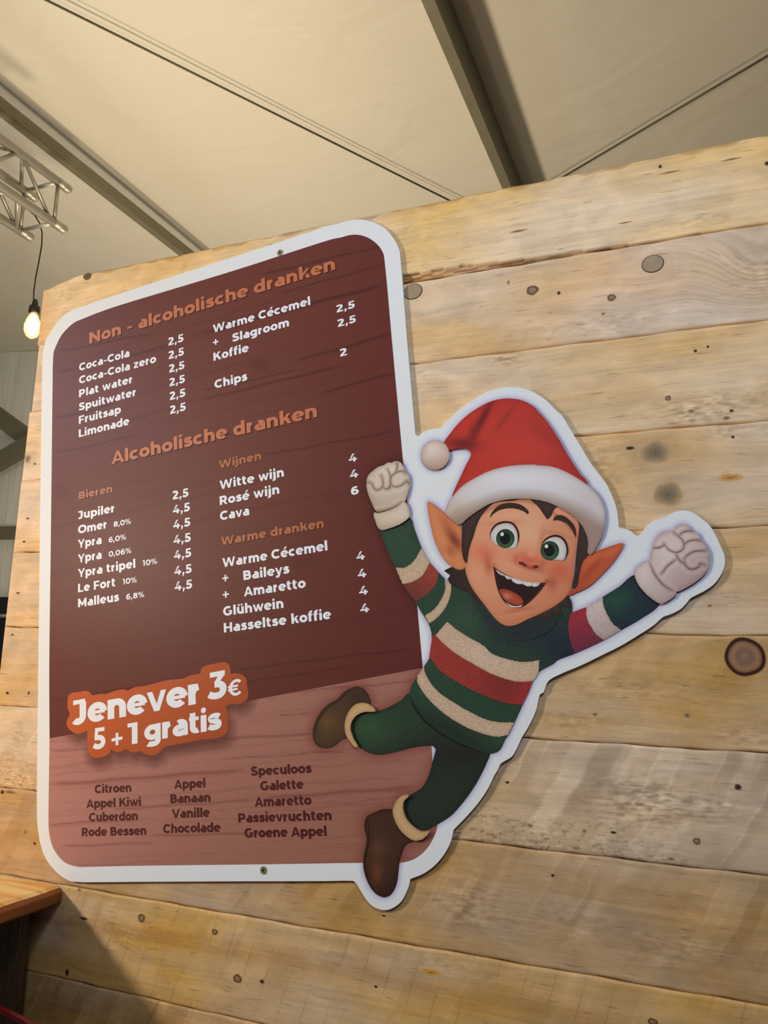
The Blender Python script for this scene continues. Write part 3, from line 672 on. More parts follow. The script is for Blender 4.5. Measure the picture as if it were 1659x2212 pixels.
glove_r = ZH((962, 560), (966, 490), (978, 430), (1008, 345), (1055, 288), (1110, 268), (1152, 262), (1195, 222), (1250, 208), (1298, 235), (1328, 270), (1375, 295), (1398, 345), (1438, 395), (1468, 460), (1466, 550), (1440, 620), (1380, 682), (1290, 742), (1190, 785), (1110, 760), (1040, 700), (990, 630))
cuff_r = ZH((830, 628), (848, 580), (895, 545), (950, 522), (968, 560), (1010, 648), (1080, 730), (1130, 765), (1188, 785), (1175, 820), (1130, 855), (1060, 888), (990, 852), (920, 792), (865, 722))
hat = ZA((686, 528), (740, 448), (800, 373), (880, 298), (980, 230), (1080, 183), (1180, 162), (1280, 165), (1350, 185), (1430, 232), (1510, 315)) + Z7((0, 98), (60, 165), (130, 268), (200, 390), (260, 480), (306, 545), (250, 620), (0, 520)) + ZA((1400, 760), (1000, 900), (745, 990, 1), (770, 920), (820, 812), (870, 705), (908, 632), (906, 596), (862, 572), (800, 574), (735, 584), (705, 575))
trim = ZA((742, 985), (765, 960), (830, 888), (920, 828), (1030, 770), (1150, 730), (1280, 710), (1420, 705), (1530, 712)) + Z7((0, 430), (100, 441), (200, 482), (300, 545), (360, 600), (397, 660), (411, 740), (400, 830), (370, 900), (330, 962)) + ZF((1268, 680), (1272, 590), (1252, 500), (1210, 418), (1150, 348), (1060, 283), (950, 225), (850, 190), (720, 170), (600, 168), (480, 180), (350, 215), (250, 270), (150, 340), (62, 410)) + ZA((770, 1175), (695, 1100), (702, 1070))
pom = ZA(*[(617 + 118 * math.cos(a), 625 + 121 * math.sin(a)) for a in np.linspace(0, 2 * math.pi, 24, endpoint=False)])
face = ZF((112, 800), (115, 850), (130, 905), (165, 985), (220, 1070), (290, 1160), (350, 1240), (400, 1300), (460, 1348), (525, 1364), (600, 1350), (700, 1302), (850, 1232), (960, 1172), (1050, 1100), (1100, 1020), (1130, 900), (1145, 750), (1165, 600), (1185, 480), (1180, 350), (1060, 200), (850, 120), (600, 100), (400, 140), (270, 240), (200, 400), (150, 600), (125, 740))
ear_l = ZA((553, 1008), (580, 1016), (660, 1076), (740, 1140), (812, 1202), (836, 1245), (838, 1340), (842, 1440), (864, 1520), (850, 1558), (800, 1566), (740, 1532), (680, 1470), (630, 1380), (592, 1270), (566, 1150), (550, 1050))
ear_r = ZF((1588, 583), (1604, 600), (1570, 670), (1500, 770), (1400, 880), (1280, 990), (1150, 1055), (1075, 1080), (1060, 1040), (1140, 1000), (1170, 900), (1220, 740), (1270, 690), (1400, 640), (1510, 603))
hair_low_l = ZA((685, 1574, 1), (735, 1550), (850, 1520), (900, 1600), (960, 1750), (1000, 1850), (900, 1770), (800, 1720), (745, 1690), (715, 1645, 1), (735, 1612, 1))
hair_low_r = ZF((1065, 1060), (1080, 1110), (1105, 1187, 1), (1055, 1180), (1015, 1158, 1), (1008, 1210), (1028, 1268, 1), (985, 1265), (932, 1243, 1), (935, 1292, 1), (860, 1290), (760, 1280), (850, 1180), (1000, 1060))
for pts in (sleeve_r, body, leg_l, leg_r, boot_l, boot_r, cuff_br, glove_l, cuff_l, glove_r, cuff_r, hat, trim, pom, face, ear_l, ear_r): OUTL.append(spline(pts, 6))
BADGE = spline(badge_pts, 3)
def elf_glow(q):
    d = np.full(len(q), 99.0); m = (q[:, 0] > 655)
    if m.any():
        for B in OUTL:
            lo = B.min(0) - 30; hi = B.max(0) + 30
            k = m & (q > lo).all(1) & (q < hi).all(1)
            if k.any(): d[k] = np.minimum(d[k], bdist(q[k], B))
    return d

# ---- white backing board
MB_ = board_out
B = spline(board_out, 3.0)
vv, ff = fill(B, 5.0)
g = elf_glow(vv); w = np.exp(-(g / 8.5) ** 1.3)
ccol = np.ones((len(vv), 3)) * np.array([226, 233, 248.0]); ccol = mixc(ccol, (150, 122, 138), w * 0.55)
nb = len(B)
P = to_board(vv, 0); fcs = face_front(P, ff)
# boundary loop -> sides and back
edge = [int(np.argmin(((vv - b) ** 2).sum(1))) for b in B]
back = P[edge].copy(); back[:, 1] = BY + 0.005
n0 = len(P); P = np.vstack([P, back]); m = len(edge)
sides = [[edge[j], edge[(j + 1) % m], n0 + (j + 1) % m, n0 + j] for j in range(m)]
bv, bf = fill(spline(board_out, 12.0), 60.0); Pb = to_board(bv, -0.005); nb0 = len(P); P = np.vstack([P, Pb])
fcs = fcs + sides + [[i + nb0 for i in f][::-1] for f in face_front(Pb, bf)]
M_SIDEB = plain('foam_board_edge', (222, 224, 228), 0.6, noise=0.03, nscale=80)
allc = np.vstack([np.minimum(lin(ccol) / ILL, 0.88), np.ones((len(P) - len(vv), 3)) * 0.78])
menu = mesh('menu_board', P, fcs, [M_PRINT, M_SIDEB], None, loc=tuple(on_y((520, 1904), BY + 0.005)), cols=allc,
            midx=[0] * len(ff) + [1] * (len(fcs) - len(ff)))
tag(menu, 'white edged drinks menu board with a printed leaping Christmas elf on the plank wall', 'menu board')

# ---- printed wood-look fields
def streaks(q, seed, n, ylo, yhi, spread=1.0):
    """dark printed wood lines running along the board"""
    Q = on_y(q, BY); u = Q @ U; v = Q @ Vv; r = np.random.default_rng(seed); out = np.zeros(len(q))
    vlo, vhi = v.min(), v.max(); ulo, uhi = u.min(), u.max()
    for k in range(n):
        v0 = r.uniform(vlo, vhi); u0 = r.uniform(ulo, uhi); L = r.uniform(0.08, 0.32) * spread; h = r.choice([0.0011, 0.0014, 0.0022, 0.0032], p=[.4, .3, .2, .1])
        hh = h * np.clip(1 - np.abs(u - u0) / L, 0, 1) ** 0.5 + 1e-6
        vv_ = v0 + 0.004 * np.sin((u - u0) * r.uniform(4, 11)) + 0.0012 * np.sin(u * 55 + k)
        out = np.maximum(out, np.exp(-((v - vv_) / hh) ** 2) * (np.abs(u - u0) < L) * r.uniform(0.35, 1.0))
    return out
def long_lines(q, lines):
    out = np.zeros(len(q)); 
    for (x0, y0), (x1, y1), wpx in lines:
        t = (q[:, 0] - x0) / (x1 - x0); yy = y0 + (y1 - y0) * t + 1.2 * np.sin(q[:, 0] / 23 + y0)
        out = np.maximum(out, np.exp(-((q[:, 1] - yy) / wpx) ** 2) * ((t > 0) & (t < 1)) * np.clip(np.minimum(t, 1 - t) * 12, 0, 1))
    return out
def field_dark(q, d):
    c = np.ones((len(q), 3)) * np.array([104, 55, 46.0])
    t = ramp(q, (250, 900), (700, 1560))  # darker away from the gloss haze, put into the colour
    c = mixc(c, (92, 44, 36), t); c = mixc(c, (98, 42, 40), ramp(q, (640, 900), (900, 900)) * 0.6)
    c = mixc(c, (110, 64, 50), blob(q, (480, 1000), 230, 260) * 0.5)  # hazy reflection of the tent painted into the panel colour
    ln = long_lines(q, [((430, 722), (840, 612), 3.4), ((116, 806), (372, 745), 2.6), ((640, 780), (850, 720), 2.6), ((430, 865), (740, 790), 2.2), ((690, 850), (858, 804), 2.4), ((116, 905), (250, 872), 3), ((125, 760), (330, 720), 1.8),
                         ((114, 980), (300, 940), 2.0), ((108, 1515), (420, 1462), 1.8), ((500, 1448), (900, 1400), 2.0), ((520, 1475), (760, 1440), 1.6), ((250, 990), (560, 925), 1.4), ((560, 985), (862, 930), 1.8), ((430, 845), (640, 800), 1.6), ((560, 595), (832, 530), 1.8), ((600, 635), (835, 570), 1.5)])
    c = mixc(c, (62, 30, 26), np.maximum(ln, streaks(q, 3, 90, 0, 0) * 0.4) * 0.6)
    for x, y, r in ((560, 788, 22), (660, 1215, 30), (500, 700, 16), (130, 1060, 18)): c = mixc(c, (78, 36, 30), blob(q, (x, y), r, r * .7) * 0.35)
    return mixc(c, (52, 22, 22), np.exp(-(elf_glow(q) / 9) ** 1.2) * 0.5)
def field_light(q, d):
    c = np.ones((len(q), 3)) * np.array([158, 108, 96.0])
    c = mixc(c, (170, 118, 108), ramp(q, (420, 1600), (110, 1700))); c = mixc(c, (150, 98, 80), ramp(q, (400, 1560), (700, 1860)) * 0.8); c = mixc(c, (160, 108, 98), ramp(q, (700, 1600), (930, 1500)) * 0.8)
    ln = long_lines(q, [((100, 1696), (540, 1662), 4.2), ((560, 1725), (900, 1700), 4.5), ((240, 1748), (560, 1728), 2.4), ((480, 1596), (680, 1585), 3), ((100, 1781), (300, 1770), 2.0), ((320, 1806), (600, 1798), 2.2), ((560, 1500), (900, 1472), 2), ((480, 1640), (760, 1622), 1.6), ((130, 1828), (340, 1820), 1.8), ((600, 1545), (680, 1540), 1.6), ((110, 1622), (230, 1614), 2)])
    c = mixc(c, (112, 62, 56), np.maximum(ln * 0.9, streaks(q, 9, 60, 0, 0) * 0.45) * 0.62)
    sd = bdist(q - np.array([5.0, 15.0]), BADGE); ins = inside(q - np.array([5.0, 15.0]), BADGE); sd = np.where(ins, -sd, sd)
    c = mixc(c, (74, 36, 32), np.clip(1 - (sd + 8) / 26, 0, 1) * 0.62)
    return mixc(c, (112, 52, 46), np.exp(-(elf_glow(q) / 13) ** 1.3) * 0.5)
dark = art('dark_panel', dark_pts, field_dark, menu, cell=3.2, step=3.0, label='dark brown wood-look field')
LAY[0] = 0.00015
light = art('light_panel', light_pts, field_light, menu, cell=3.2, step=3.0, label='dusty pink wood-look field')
LAY[0] = 0.0003
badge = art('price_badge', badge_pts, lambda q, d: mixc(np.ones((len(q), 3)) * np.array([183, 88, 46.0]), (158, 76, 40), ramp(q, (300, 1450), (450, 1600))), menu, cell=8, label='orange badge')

# ---- the elf
LAY[0] = 0.00058
GREEN = (40, 64, 46); NAVY = (38, 44, 50); IVORY = (196, 166, 138); RED = (146, 48, 42)
def fn_body(q, d):
    c = np.ones((len(q), 3)) * np.array(GREEN, float)
    c = mixc(c, (54, 82, 58), blob(q, (1015, 1345), 45, 40) * .7); c = mixc(c, (46, 82, 50), blob(q, (1120, 1600), 40, 26) * .8)
    c = mixc(c, NAVY, blob(q, (1120, 1350), 75, 55) * 0.95); c = mixc(c, (34, 40, 52), blob(q, (1205, 1390), 45, 55) * .9)
    c = mixc(c, (48, 76, 52), blob(q, (870, 1180), 40, 40) * .4); c = mixc(c, (28, 30, 26), blob(q, (960, 1570), 120, 22, 28) * .6)
    return mixc(c, (26, 40, 30), np.exp(-d / 5) * 0.25)
elf = art('elf_figure', body, fn_body, menu, cell=5, mat=M_KNIT, label='elf in a striped green jumper, arms thrown up')
def fn_leg(q, d):
    c = np.ones((len(q), 3)) * np.array((38, 58, 40.0)); c = mixc(c, (48, 80, 46), blob(q, (790, 1570), 50, 35) * .7)
    c = mixc(c, (38, 34, 30), blob(q, (985, 1630), 75, 40) * .95); c = mixc(c, (42, 62, 38), blob(q, (930, 1745), 55, 50) * .6); c = mixc(c, (34, 38, 32), ramp(q, (830, 1590), (860, 1640)) * .5)
    return mixc(c, (24, 28, 22), np.exp(-d / 8) * 0.45)
def drop(n=-1): LAY[0] += n * 0.00006
LAY[0] = 0.00030
# boots
def fn_bl(q, d): return mixc(mixc(mixc(np.ones((len(q), 3)) * np.array((78, 56, 38.0)), (108, 78, 48), blob(q, (708, 1560), 20, 22) * .7), (56, 40, 30), blob(q, (775, 1510), 26, 22) * .6), (40, 28, 22), np.exp(-d / 4) * .6)
def fn_br(q, d): return mixc(mixc(mixc(mixc(np.ones((len(q), 3)) * np.array((72, 46, 34.0)), (112, 66, 42), blob(q, (815, 1885), 12, 28) * .8), (104, 72, 54), blob(q, (818, 1830), 18, 20) * .6), (48, 32, 28), ramp(q, (820, 1890), (850, 1930)) * .7), (36, 24, 22), np.exp(-d / 5) * .6)
art('boot', boot_l, fn_bl, elf, cell=3.5, step=2); art('boot', boot_r, fn_br, elf, cell=3.5, step=2)
art('boot_sole', None, (40, 28, 22), elf, cell=6, strip=stroke_strip(ZL((252, 700), (245, 780), (250, 900), (236, 1010), (216, 1100), (214, 1180), (232, 1270), (262, 1345), (310, 1420)), 1.8, 2))
art('boot_sole', None, (40, 28, 22), elf, cell=6, strip=stroke_strip(ZB_((330, 392), (275, 418), (225, 468), (165, 505), (105, 570), (66, 655), (64, 725)), 1.6, 2))
LAY[0] = 0.00044
art('leg', leg_r, fn_leg, elf, mat=M_KNIT); art('leg', leg_l, fn_leg, elf, mat=M_KNIT)
LAY[0] = 0.00051
def fn_sl(q, d):
    c = np.ones((len(q), 3)) * np.array((34, 42, 52.0)); c = mixc(c, (38, 78, 56), blob(q, (1330, 1295), 40, 34) * .9); c = mixc(c, (32, 52, 60), blob(q, (1380, 1340), 45, 35) * .6)
    return mixc(c, (26, 32, 40), np.exp(-d / 6) * 0.3)
art('sleeve', sleeve_r, fn_sl, elf, mat=M_KNIT)
LAY[0] = 0.00068
# stripes
def fn_iv(q, d): return mixc(mixc(np.ones((len(q), 3)) * np.array(IVORY, float), (206, 178, 158), blob(q, (1060, 1410), 70, 50) * .6), (150, 122, 100), np.exp(-d / 4) * 0.35)
def fn_iv2(q, d): return mixc(mixc(np.ones((len(q), 3)) * np.array((204, 184, 174.0)), (160, 138, 130), ramp(q, (1290, 1320), (1320, 1380)) * .8), (150, 126, 116), np.exp(-d / 4) * 0.3)
def fn_red(q, d): return mixc(mixc(np.ones((len(q), 3)) * np.array((148, 50, 42.0)), (120, 42, 42), blob(q, (1090, 1475), 45, 45) * .8), (160, 42, 50), ramp(q, (1110, 1480), (1150, 1500)) * .6)
def fn_red2(q, d): return mixc(np.ones((len(q), 3)) * np.array((150, 46, 56.0)), (104, 44, 60), ramp(q, (1250, 1340), (1270, 1400)))
def fn_red3(q, d): return mixc(np.ones((len(q), 3)) * np.array((142, 58, 44.0)), (106, 48, 40), ramp(q, (930, 1240), (890, 1290)))
kn = dict(parent=elf, mat=M_KNIT, cell=3.2, step=1.6)
art('stripe', ZH((290, 962, 1), (420, 915, 1), (425, 1000), (460, 1080), (510, 1150), (577, 1194, 1), (450, 1252), (320, 1310, 1), (296, 1240), (274, 1150), (270, 1050)), fn_red2, **kn)
art('stripe', ZH((420, 915, 1), (490, 872), (560, 830, 1), (568, 900), (602, 980), (652, 1060), (722, 1110, 1), (650, 1150), (575, 1195, 1), (510, 1150), (460, 1080), (425, 1000)), fn_iv2, rough_edge=0.6, **kn)
art('stripe', ZA((285, 1548, 1), (360, 1550), (430, 1500), (500, 1390, 1), (535, 1450), (567, 1508, 1), (510, 1610), (430, 1665), (345, 1685, 1), (312, 1612)), fn_iv, rough_edge=0.6, **kn)
art('stripe', ZA((345, 1685, 1), (430, 1665), (510, 1610), (567, 1508, 1), (605, 1550), (640, 1590, 1), (620, 1680), (550, 1765), (455, 1830, 1), (400, 1765)), fn_red3, **kn)
art('stripe', ZA((692, 1645, 1), (745, 1690, 1), (738, 1780), (695, 1880), (632, 1960), (562, 2010, 1), (525, 1945, 1), (595, 1900), (645, 1840), (690, 1745)), fn_iv, rough_edge=0.6, **kn)
s1t = ZA((710, 1995, 1), (790, 2060), (900, 2130), (1000, 2185)) + ZB_((1250, 165), (1400, 210), (1480, 214), (1553, 202, 1))
s1b = ZB_((1548, 285, 1), (1510, 340), (1450, 346), (1380, 342), (1250, 300), (1120, 232), (1000, 160), (900, 78), (864, 38, 1))
art('stripe', s1t + s1b, fn_iv, rough_edge=0.6, **kn)
art('stripe', ZB_((864, 36, 1), (900, 78), (1000, 160), (1120, 232), (1250, 300), (1380, 342), (1450, 346), (1510, 340, 1), (1478, 420), (1438, 500, 1), (1300, 480), (1150, 420), (1020, 355), (900, 275), (822, 180, 1), (834, 100), (842, 40, 1)), fn_red, **kn)
art('stripe', ZB_((788, 243, 1), (800, 300), (870, 400), (980, 480), (1100, 550), (1230, 605), (1386, 618, 1), (1345, 700, 1), (1260, 710), (1120, 670), (1000, 610), (900, 540), (800, 440), (745, 350), (742, 308, 1)), fn_iv, rough_edge=0.6, **kn)
art('fold', None, (26, 34, 26), elf, cell=6, strip=stroke_strip(ZB_((690, 440), (730, 525), (800, 612), (900, 690), (1000, 746), (1100, 787), (1180, 814)), 4.0))
# collar in shadow
art('collar', ZF((130, 960), (220, 1060), (350, 1230), (450, 1350), (540, 1372), (640, 1352), (850, 1250), (960, 1300), (930, 1390), (760, 1480), (560, 1500), (380, 1440), (240, 1290), (150, 1130)), lambda q, d: mixc(fn_body(q, d + 60), (40, 43, 45), np.clip(d / 16, 0, 1)), elf, mat=M_KNIT, cell=6)
HAIR = (60, 44, 40)
def fn_hair(q, d): return mixc(mixc(np.ones((len(q), 3)) * np.array(HAIR, float), (84, 66, 58), np.clip(d / 10, 0, 1) * .35), (40, 30, 30), blob(q, (960, 1255), 60, 60) * .5)
art('hair', hair_low_l, fn_hair, elf, cell=6); art('hair', hair_low_r, fn_hair, elf, cell=6)
# ears
def fn_earl(q, d):
    c = np.ones((len(q), 3)) * np.array((212, 132, 86.0)); c = mixc(c, (170, 88, 56), blob(q, (975, 1150), 11, 42, -32) * .75)
    c = mixc(c, (120, 60, 42), blob(q, (983, 1168), 9, 22, -38) * .9); c = mixc(c, (150, 78, 52), blob(q, (973, 1192), 12, 14) * .6); c = mixc(c, (222, 150, 108), blob(q, (960, 1205), 14, 12) * .6)
    return mixc(c, (168, 88, 56), np.exp(-d / 4) * 0.45)
def fn_earr(q, d):
    c = np.ones((len(q), 3)) * np.array((200, 96, 58.0)); c = mixc(c, (150, 62, 40), blob(q, (1285, 1222), 8, 55, 40) * .6); c = mixc(c, (176, 76, 50), blob(q, (1300, 1225), 10, 60, 48) * .5); c = mixc(c, (214, 116, 76), blob(q, (1310, 1195), 8, 40, 62) * .5)
    c = mixc(c, (150, 66, 48), ramp(q, (1290, 1230), (1245, 1285)) * .5)
    return mixc(c, (150, 62, 40), np.exp(-d / 3.5) * 0.45)
art('ear', ear_l, fn_earl, elf, cell=3.5); art('ear', ear_r, fn_earr, elf, cell=3.5)
# face
def fz(*p): return fr(980, 1040, 4.366, [p])[0]
def fn_face(q, d):
    c = np.ones((len(q), 3)) * np.array((218, 150, 114.0))
    s = 1 / 4.366
    def B_(x, y, rx, ry=None, a=0): return blob(q, fz(x, y), rx * s, (ry or rx) * s, a)
    c = mixc(c, (198, 120, 84), ramp(q, fz(700, 400), fz(1200, 900)) * .75)
    c = mixc(c, (230, 172, 138), B_(720, 480, 150, 190) * .75); c = mixc(c, (226, 168, 132), B_(500, 320, 180, 60) * .6); c = mixc(c, (204, 136, 98), B_(1000, 470, 130, 70) * .5)
    c = mixc(c, (216, 112, 82), B_(290, 680, 130, 90, 15) * .8); c = mixc(c, (206, 98, 70), B_(1010, 850, 120, 90, 25) * .85)
    c = mixc(c, (176, 84, 58), B_(330, 790, 40, 90, -10) * .7); c = mixc(c, (168, 74, 50), B_(930, 960, 50, 70) * .6)
    c = mixc(c, (226, 158, 122), B_(540, 800, 130, 34, 22) * .7); c = mixc(c, (216, 142, 106), B_(720, 870, 150, 30, 14) * .5)
    c = mixc(c, (204, 96, 70), B_(705, 735, 125, 70, 12) * .85); c = mixc(c, (160, 66, 50), B_(720, 812, 100, 20, 16) * .8); c = mixc(c, (184, 92, 68), B_(590, 735, 26, 40, 10) * .5); c = mixc(c, (170, 84, 62), B_(835, 790, 26, 50, 6) * .55); c = mixc(c, (236, 150, 122), B_(730, 690, 34, 28) * .9)
    c = mixc(c, (188, 108, 78), B_(830, 560, 26, 110, 8) * .55); c = mixc(c, (190, 110, 80), B_(860, 740, 20, 70, -10) * .5)
    c = mixc(c, (190, 116, 86), B_(480, 395, 170, 26, -4) * .45); c = mixc(c, (182, 108, 80), B_(960, 500, 140, 22, 14) * .45)
    c = mixc(c, (188, 98, 72), B_(610, 1215, 140, 22, -10) * .8); c = mixc(c, (224, 138, 106), B_(600, 1245, 120, 18, -8) * .5); c = mixc(c, (206, 128, 94), B_(430, 1180, 60, 100, -30) * .4)
    c = mixc(c, (196, 122, 88), B_(520, 1320, 150, 26, -15) * .5)
    c = mixc(c, (180, 102, 76), B_(385, 800, 22, 26) * .8); c = mixc(c, (150, 70, 50), B_(885, 945, 26, 22) * .7)
    c = mixc(c, (140, 78, 58), np.clip(1 - np.abs((q[:, 1] - (1040 + (180 + 0.00035 * (q[:, 0] * 0 + (q[:, 0] - 1120)) ** 2 * 60) / 4.366)) / 6), 0, 1) * .5)
    return mixc(c, (168, 92, 66), np.exp(-d / 5) * 0.5)
art('face', face, fn_face, elf, cell=2.6, step=2)
# hair over the face
art('hair', ZF((80, 400, 1), (80, 450), (78, 600), (85, 690), (105, 755), (130, 772, 1), (150, 640), (190, 520), (230, 395), (285, 300), (390, 205), (600, 150), (350, 160), (200, 240)), fn_hair, elf, cell=5)
art('hair', ZF((1180, 330), (1185, 430), (1172, 560), (1155, 720), (1142, 860), (1118, 1000), (1140, 1012), (1166, 990), (1190, 870), (1222, 755), (1275, 690), (1290, 560), (1260, 440)), fn_hair, elf, cell=5)
art('hair', ZF((700, 130), (730, 176), (795, 235), (845, 305), (885, 362, 1), (920, 330), (950, 268), (1000, 240), (1100, 310), (1160, 330), (1100, 240), (950, 170), (800, 130)), fn_hair, elf, cell=5)
# brows
for b in (ZF((338, 348, 1), (372, 280), (430, 228), (500, 206), (580, 206), (640, 224), (690, 260), (712, 292), (700, 312, 1), (650, 278), (560, 256), (470, 262), (400, 292)), ZF((938, 372, 1), (950, 340), (980, 320), (1040, 326), (1100, 370), (1140, 420), (1157, 480), (1152, 537, 1), (1120, 462), (1070, 402), (1020, 376), (970, 368))):
    art('eyebrow', b, (62, 44, 38), elf, cell=5)
# eyes
def ell(c, rx, ry, n=36, z=None): return (z or ZF)(*[(c[0] + rx * math.cos(a), c[1] + ry * math.sin(a)) for a in np.linspace(0, 2 * math.pi, n, endpoint=False)])
def eye(white, lash, ic, pc, hc):
    art('eye_white', white, lambda q, d: mixc(np.ones((len(q), 3)) * np.array((214, 204, 200.0)), (150, 128, 122), np.exp(-d / 3) * .6), elf, cell=3.5, step=2)
    c = np.array(fr(980, 1040, 4.366, [ic])[0])
    def fi(q, d):
        r = np.linalg.norm(q - c, axis=1) / 20
        cc_ = mixc(np.ones((len(q), 3)) * np.array((46, 70, 50.0)), (68, 110, 68), ramp(q, c - [0, 8], c + [0, 18]) * .9); return mixc(cc_, (30, 46, 36), np.exp(-d / 1.8) * .85)
    art('iris', ell(ic, 87, 90), fi, elf, cell=2.5, step=2)
    art('pupil', ell(pc, 50, 57), (28, 28, 26), elf, cell=6, step=2)
    art('eye_highlight', ell(hc, 16, 18, 20), (232, 236, 236), elf, cell=6, step=1.5)
    art('eyelash', None, (44, 28, 28), elf, cell=6, strip=stroke_strip(lash, 3.6, 2))
eye(ZF((348, 520), (358, 470), (398, 425), (455, 402), (520, 396), (570, 425), (603, 480), (611, 540), (600, 600), (578, 632), (500, 628), (420, 606), (368, 570)), ZF((345, 545), (350, 490), (382, 432), (430, 396), (500, 384), (560, 400), (600, 455), (615, 530), (600, 610)), (490, 540), (487, 540), (460, 500))
eye(ZF((826, 665), (838, 590), (878, 546), (938, 526), (1000, 532), (1044, 572), (1066, 630), (1060, 700), (1036, 746), (960, 742), (890, 735), (845, 712)), ZF((828, 640), (842, 585), (882, 540), (950, 514), (1010, 526), (1055, 572), (1075, 640), (1066, 705), (1038, 750)), (910, 654), (905, 652), (878, 614))
# nostrils
for b in (ZF((612, 766), (640, 758), (668, 772), (690, 800), (660, 792), (635, 782)), ZF((745, 803), (770, 792), (796, 792), (802, 806), (780, 816), (755, 815))): art('nostril', b, (104, 44, 36), elf, cell=5)
# mouth
art('mouth', ZF((378, 805, 1), (440, 848), (540, 900), (650, 938), (760, 958), (872, 955, 1), (840, 1003), (782, 1072), (720, 1132), (655, 1178), (600, 1188), (540, 1177), (488, 1142), (440, 1072), (408, 980), (390, 890)), lambda q, d: mixc(np.ones((len(q), 3)) * np.array((48, 32, 30.0)), (92, 40, 34), np.exp(-d / 2.5) * .6), elf, cell=4, step=2)
art('teeth', ZF((398, 830, 1), (460, 868), (540, 903), (650, 937), (750, 955), (822, 957, 1), (800, 986), (760, 996), (742, 988), (700, 991), (652, 970), (610, 970), (560, 946), (546, 925), (505, 922), (484, 896), (445, 882), (422, 864)), lambda q, d: mixc(np.ones((len(q), 3)) * np.array((222, 214, 208.0)), (170, 150, 144), np.exp(-d / 1.6) * .6), elf, cell=2.5, step=2)
art('tongue', ZF((432, 1028), (480, 1014), (560, 1040), (630, 1085), (662, 1132), (652, 1160), (600, 1172), (540, 1157), (490, 1122), (452, 1076)), lambda q, d: mixc(mixc(np.ones((len(q), 3)) * np.array((172, 78, 56.0)), (214, 132, 104), blob(q, fz(500, 1085), 10, 7) * .8), (104, 44, 38), np.exp(-d / 3) * .7), elf, cell=2.5, step=2)
art('teeth', ZF((492, 1134, 1), (540, 1166), (595, 1178), (655, 1166, 1), (640, 1182), (592, 1190), (540, 1182)), (206, 190, 180), elf, cell=5, step=2)
for a_, b_ in (((547, 908), (548, 932)), ((653, 940), (650, 968)), ((745, 956), (742, 986)), ((488, 882), (488, 905)), ((440, 858), (442, 876)), ((795, 960), (790, 982))):
    art('tooth_gap', None, (150, 130, 124), elf, cell=6, strip=stroke_strip(ZF(a_, b_), 1.0, 2))
# hat
def fn_hat(q, d):
    c = np.ones((len(q), 3)) * np.array((184, 58, 48.0)); c = mixc(c, (196, 66, 54), blob(q, (1120, 975), 90, 50) * .6); c = mixc(c, (204, 62, 48), blob(q, (1010, 905), 40, 40, -40) * .5)
    c = mixc(c, (104, 36, 34), blob(q, (1044, 905), 8, 48, 28) * .95); c = mixc(c, (124, 44, 38), blob(q, (1092, 905), 6, 34, 38) * .5); c = mixc(c, (98, 38, 36), blob(q, (1000, 960), 34, 12, 4) * .85); c = mixc(c, (120, 44, 38), blob(q, (1022, 940), 12, 30, 20) * .6)
    c = mixc(c, (150, 50, 44), blob(q, (1180, 940), 14, 45, -52) * .5); c = mixc(c, (150, 46, 44), ramp(q, (1180, 980), (1265, 1020)) * .6)
    return mixc(c, (140, 36, 34), np.exp(-d / 5) * 0.45)
art('santa_hat', hat, fn_hat, elf, cell=3.2, step=2)
def fn_trim(q, d):
    c = np.ones((len(q), 3)) * np.array((214, 206, 206.0)); c = mixc(c, (226, 222, 226), blob(q, (1110, 1035), 90, 18, 2) * .7); c = mixc(c, (202, 186, 186), blob(q, (1275, 1115), 40, 70, -20) * .8); c = mixc(c, (190, 160, 134), blob(q, (985, 1110), 36, 26, -38) * .7)
    low = np.clip((q[:, 1] - (1052 + ((q[:, 0] - 1130) / 128) ** 2 * 34)) / 34, 0, 1)
    c = mixc(c, (150, 122, 104), low * .8)
    return mixc(c, (136, 106, 92), np.exp(-d / 5) * 0.42)
art('hat_trim', trim, fn_trim, elf, cell=3.5, step=2, rough_edge=0.3)
def fn_pom(q, d): return mixc(mixc(mixc(np.ones((len(q), 3)) * np.array((206, 184, 168.0)), (224, 208, 198), blob(q, (935, 970), 16) * .9), (170, 130, 112), ramp(q, (942, 985), (950, 1018)) * .8), (150, 112, 100), np.exp(-d / 4) * .45)
art('pom_pom', pom, fn_pom, elf, cell=3.5, step=2, rough_edge=0.3)
# gloves and cuffs
def fn_gl(q, d): return mixc(mixc(mixc(np.ones((len(q), 3)) * np.array((204, 186, 166.0)), (220, 206, 190), blob(q, (845, 1015), 26, 16) * .7), (168, 144, 122), ramp(q, (850, 1050), (840, 1108)) * .6), (138, 112, 94), np.exp(-d / 5) * .5)
def fn_gr(q, d): return mixc(mixc(mixc(np.ones((len(q), 3)) * np.array((208, 186, 176.0)), (222, 204, 196), blob(q, (1440, 1190), 24, 26) * .7), (160, 128, 122), ramp(q, (1440, 1210), (1500, 1270)) * .75), (140, 108, 106), np.exp(-d / 5) * .45)
def fn_cl(q, d): return mixc(mixc(np.ones((len(q), 3)) * np.array((212, 192, 172.0)), (172, 148, 126), ramp(q, (850, 1115), (845, 1145)) * .6), (146, 120, 100), np.exp(-d / 4) * .5)
def fn_cr(q, d): return mixc(mixc(np.ones((len(q), 3)) * np.array((216, 196, 188.0)), (166, 138, 132), ramp(q, (1400, 1240), (1450, 1300)) * .75), (146, 118, 112), np.exp(-d / 4) * .5)
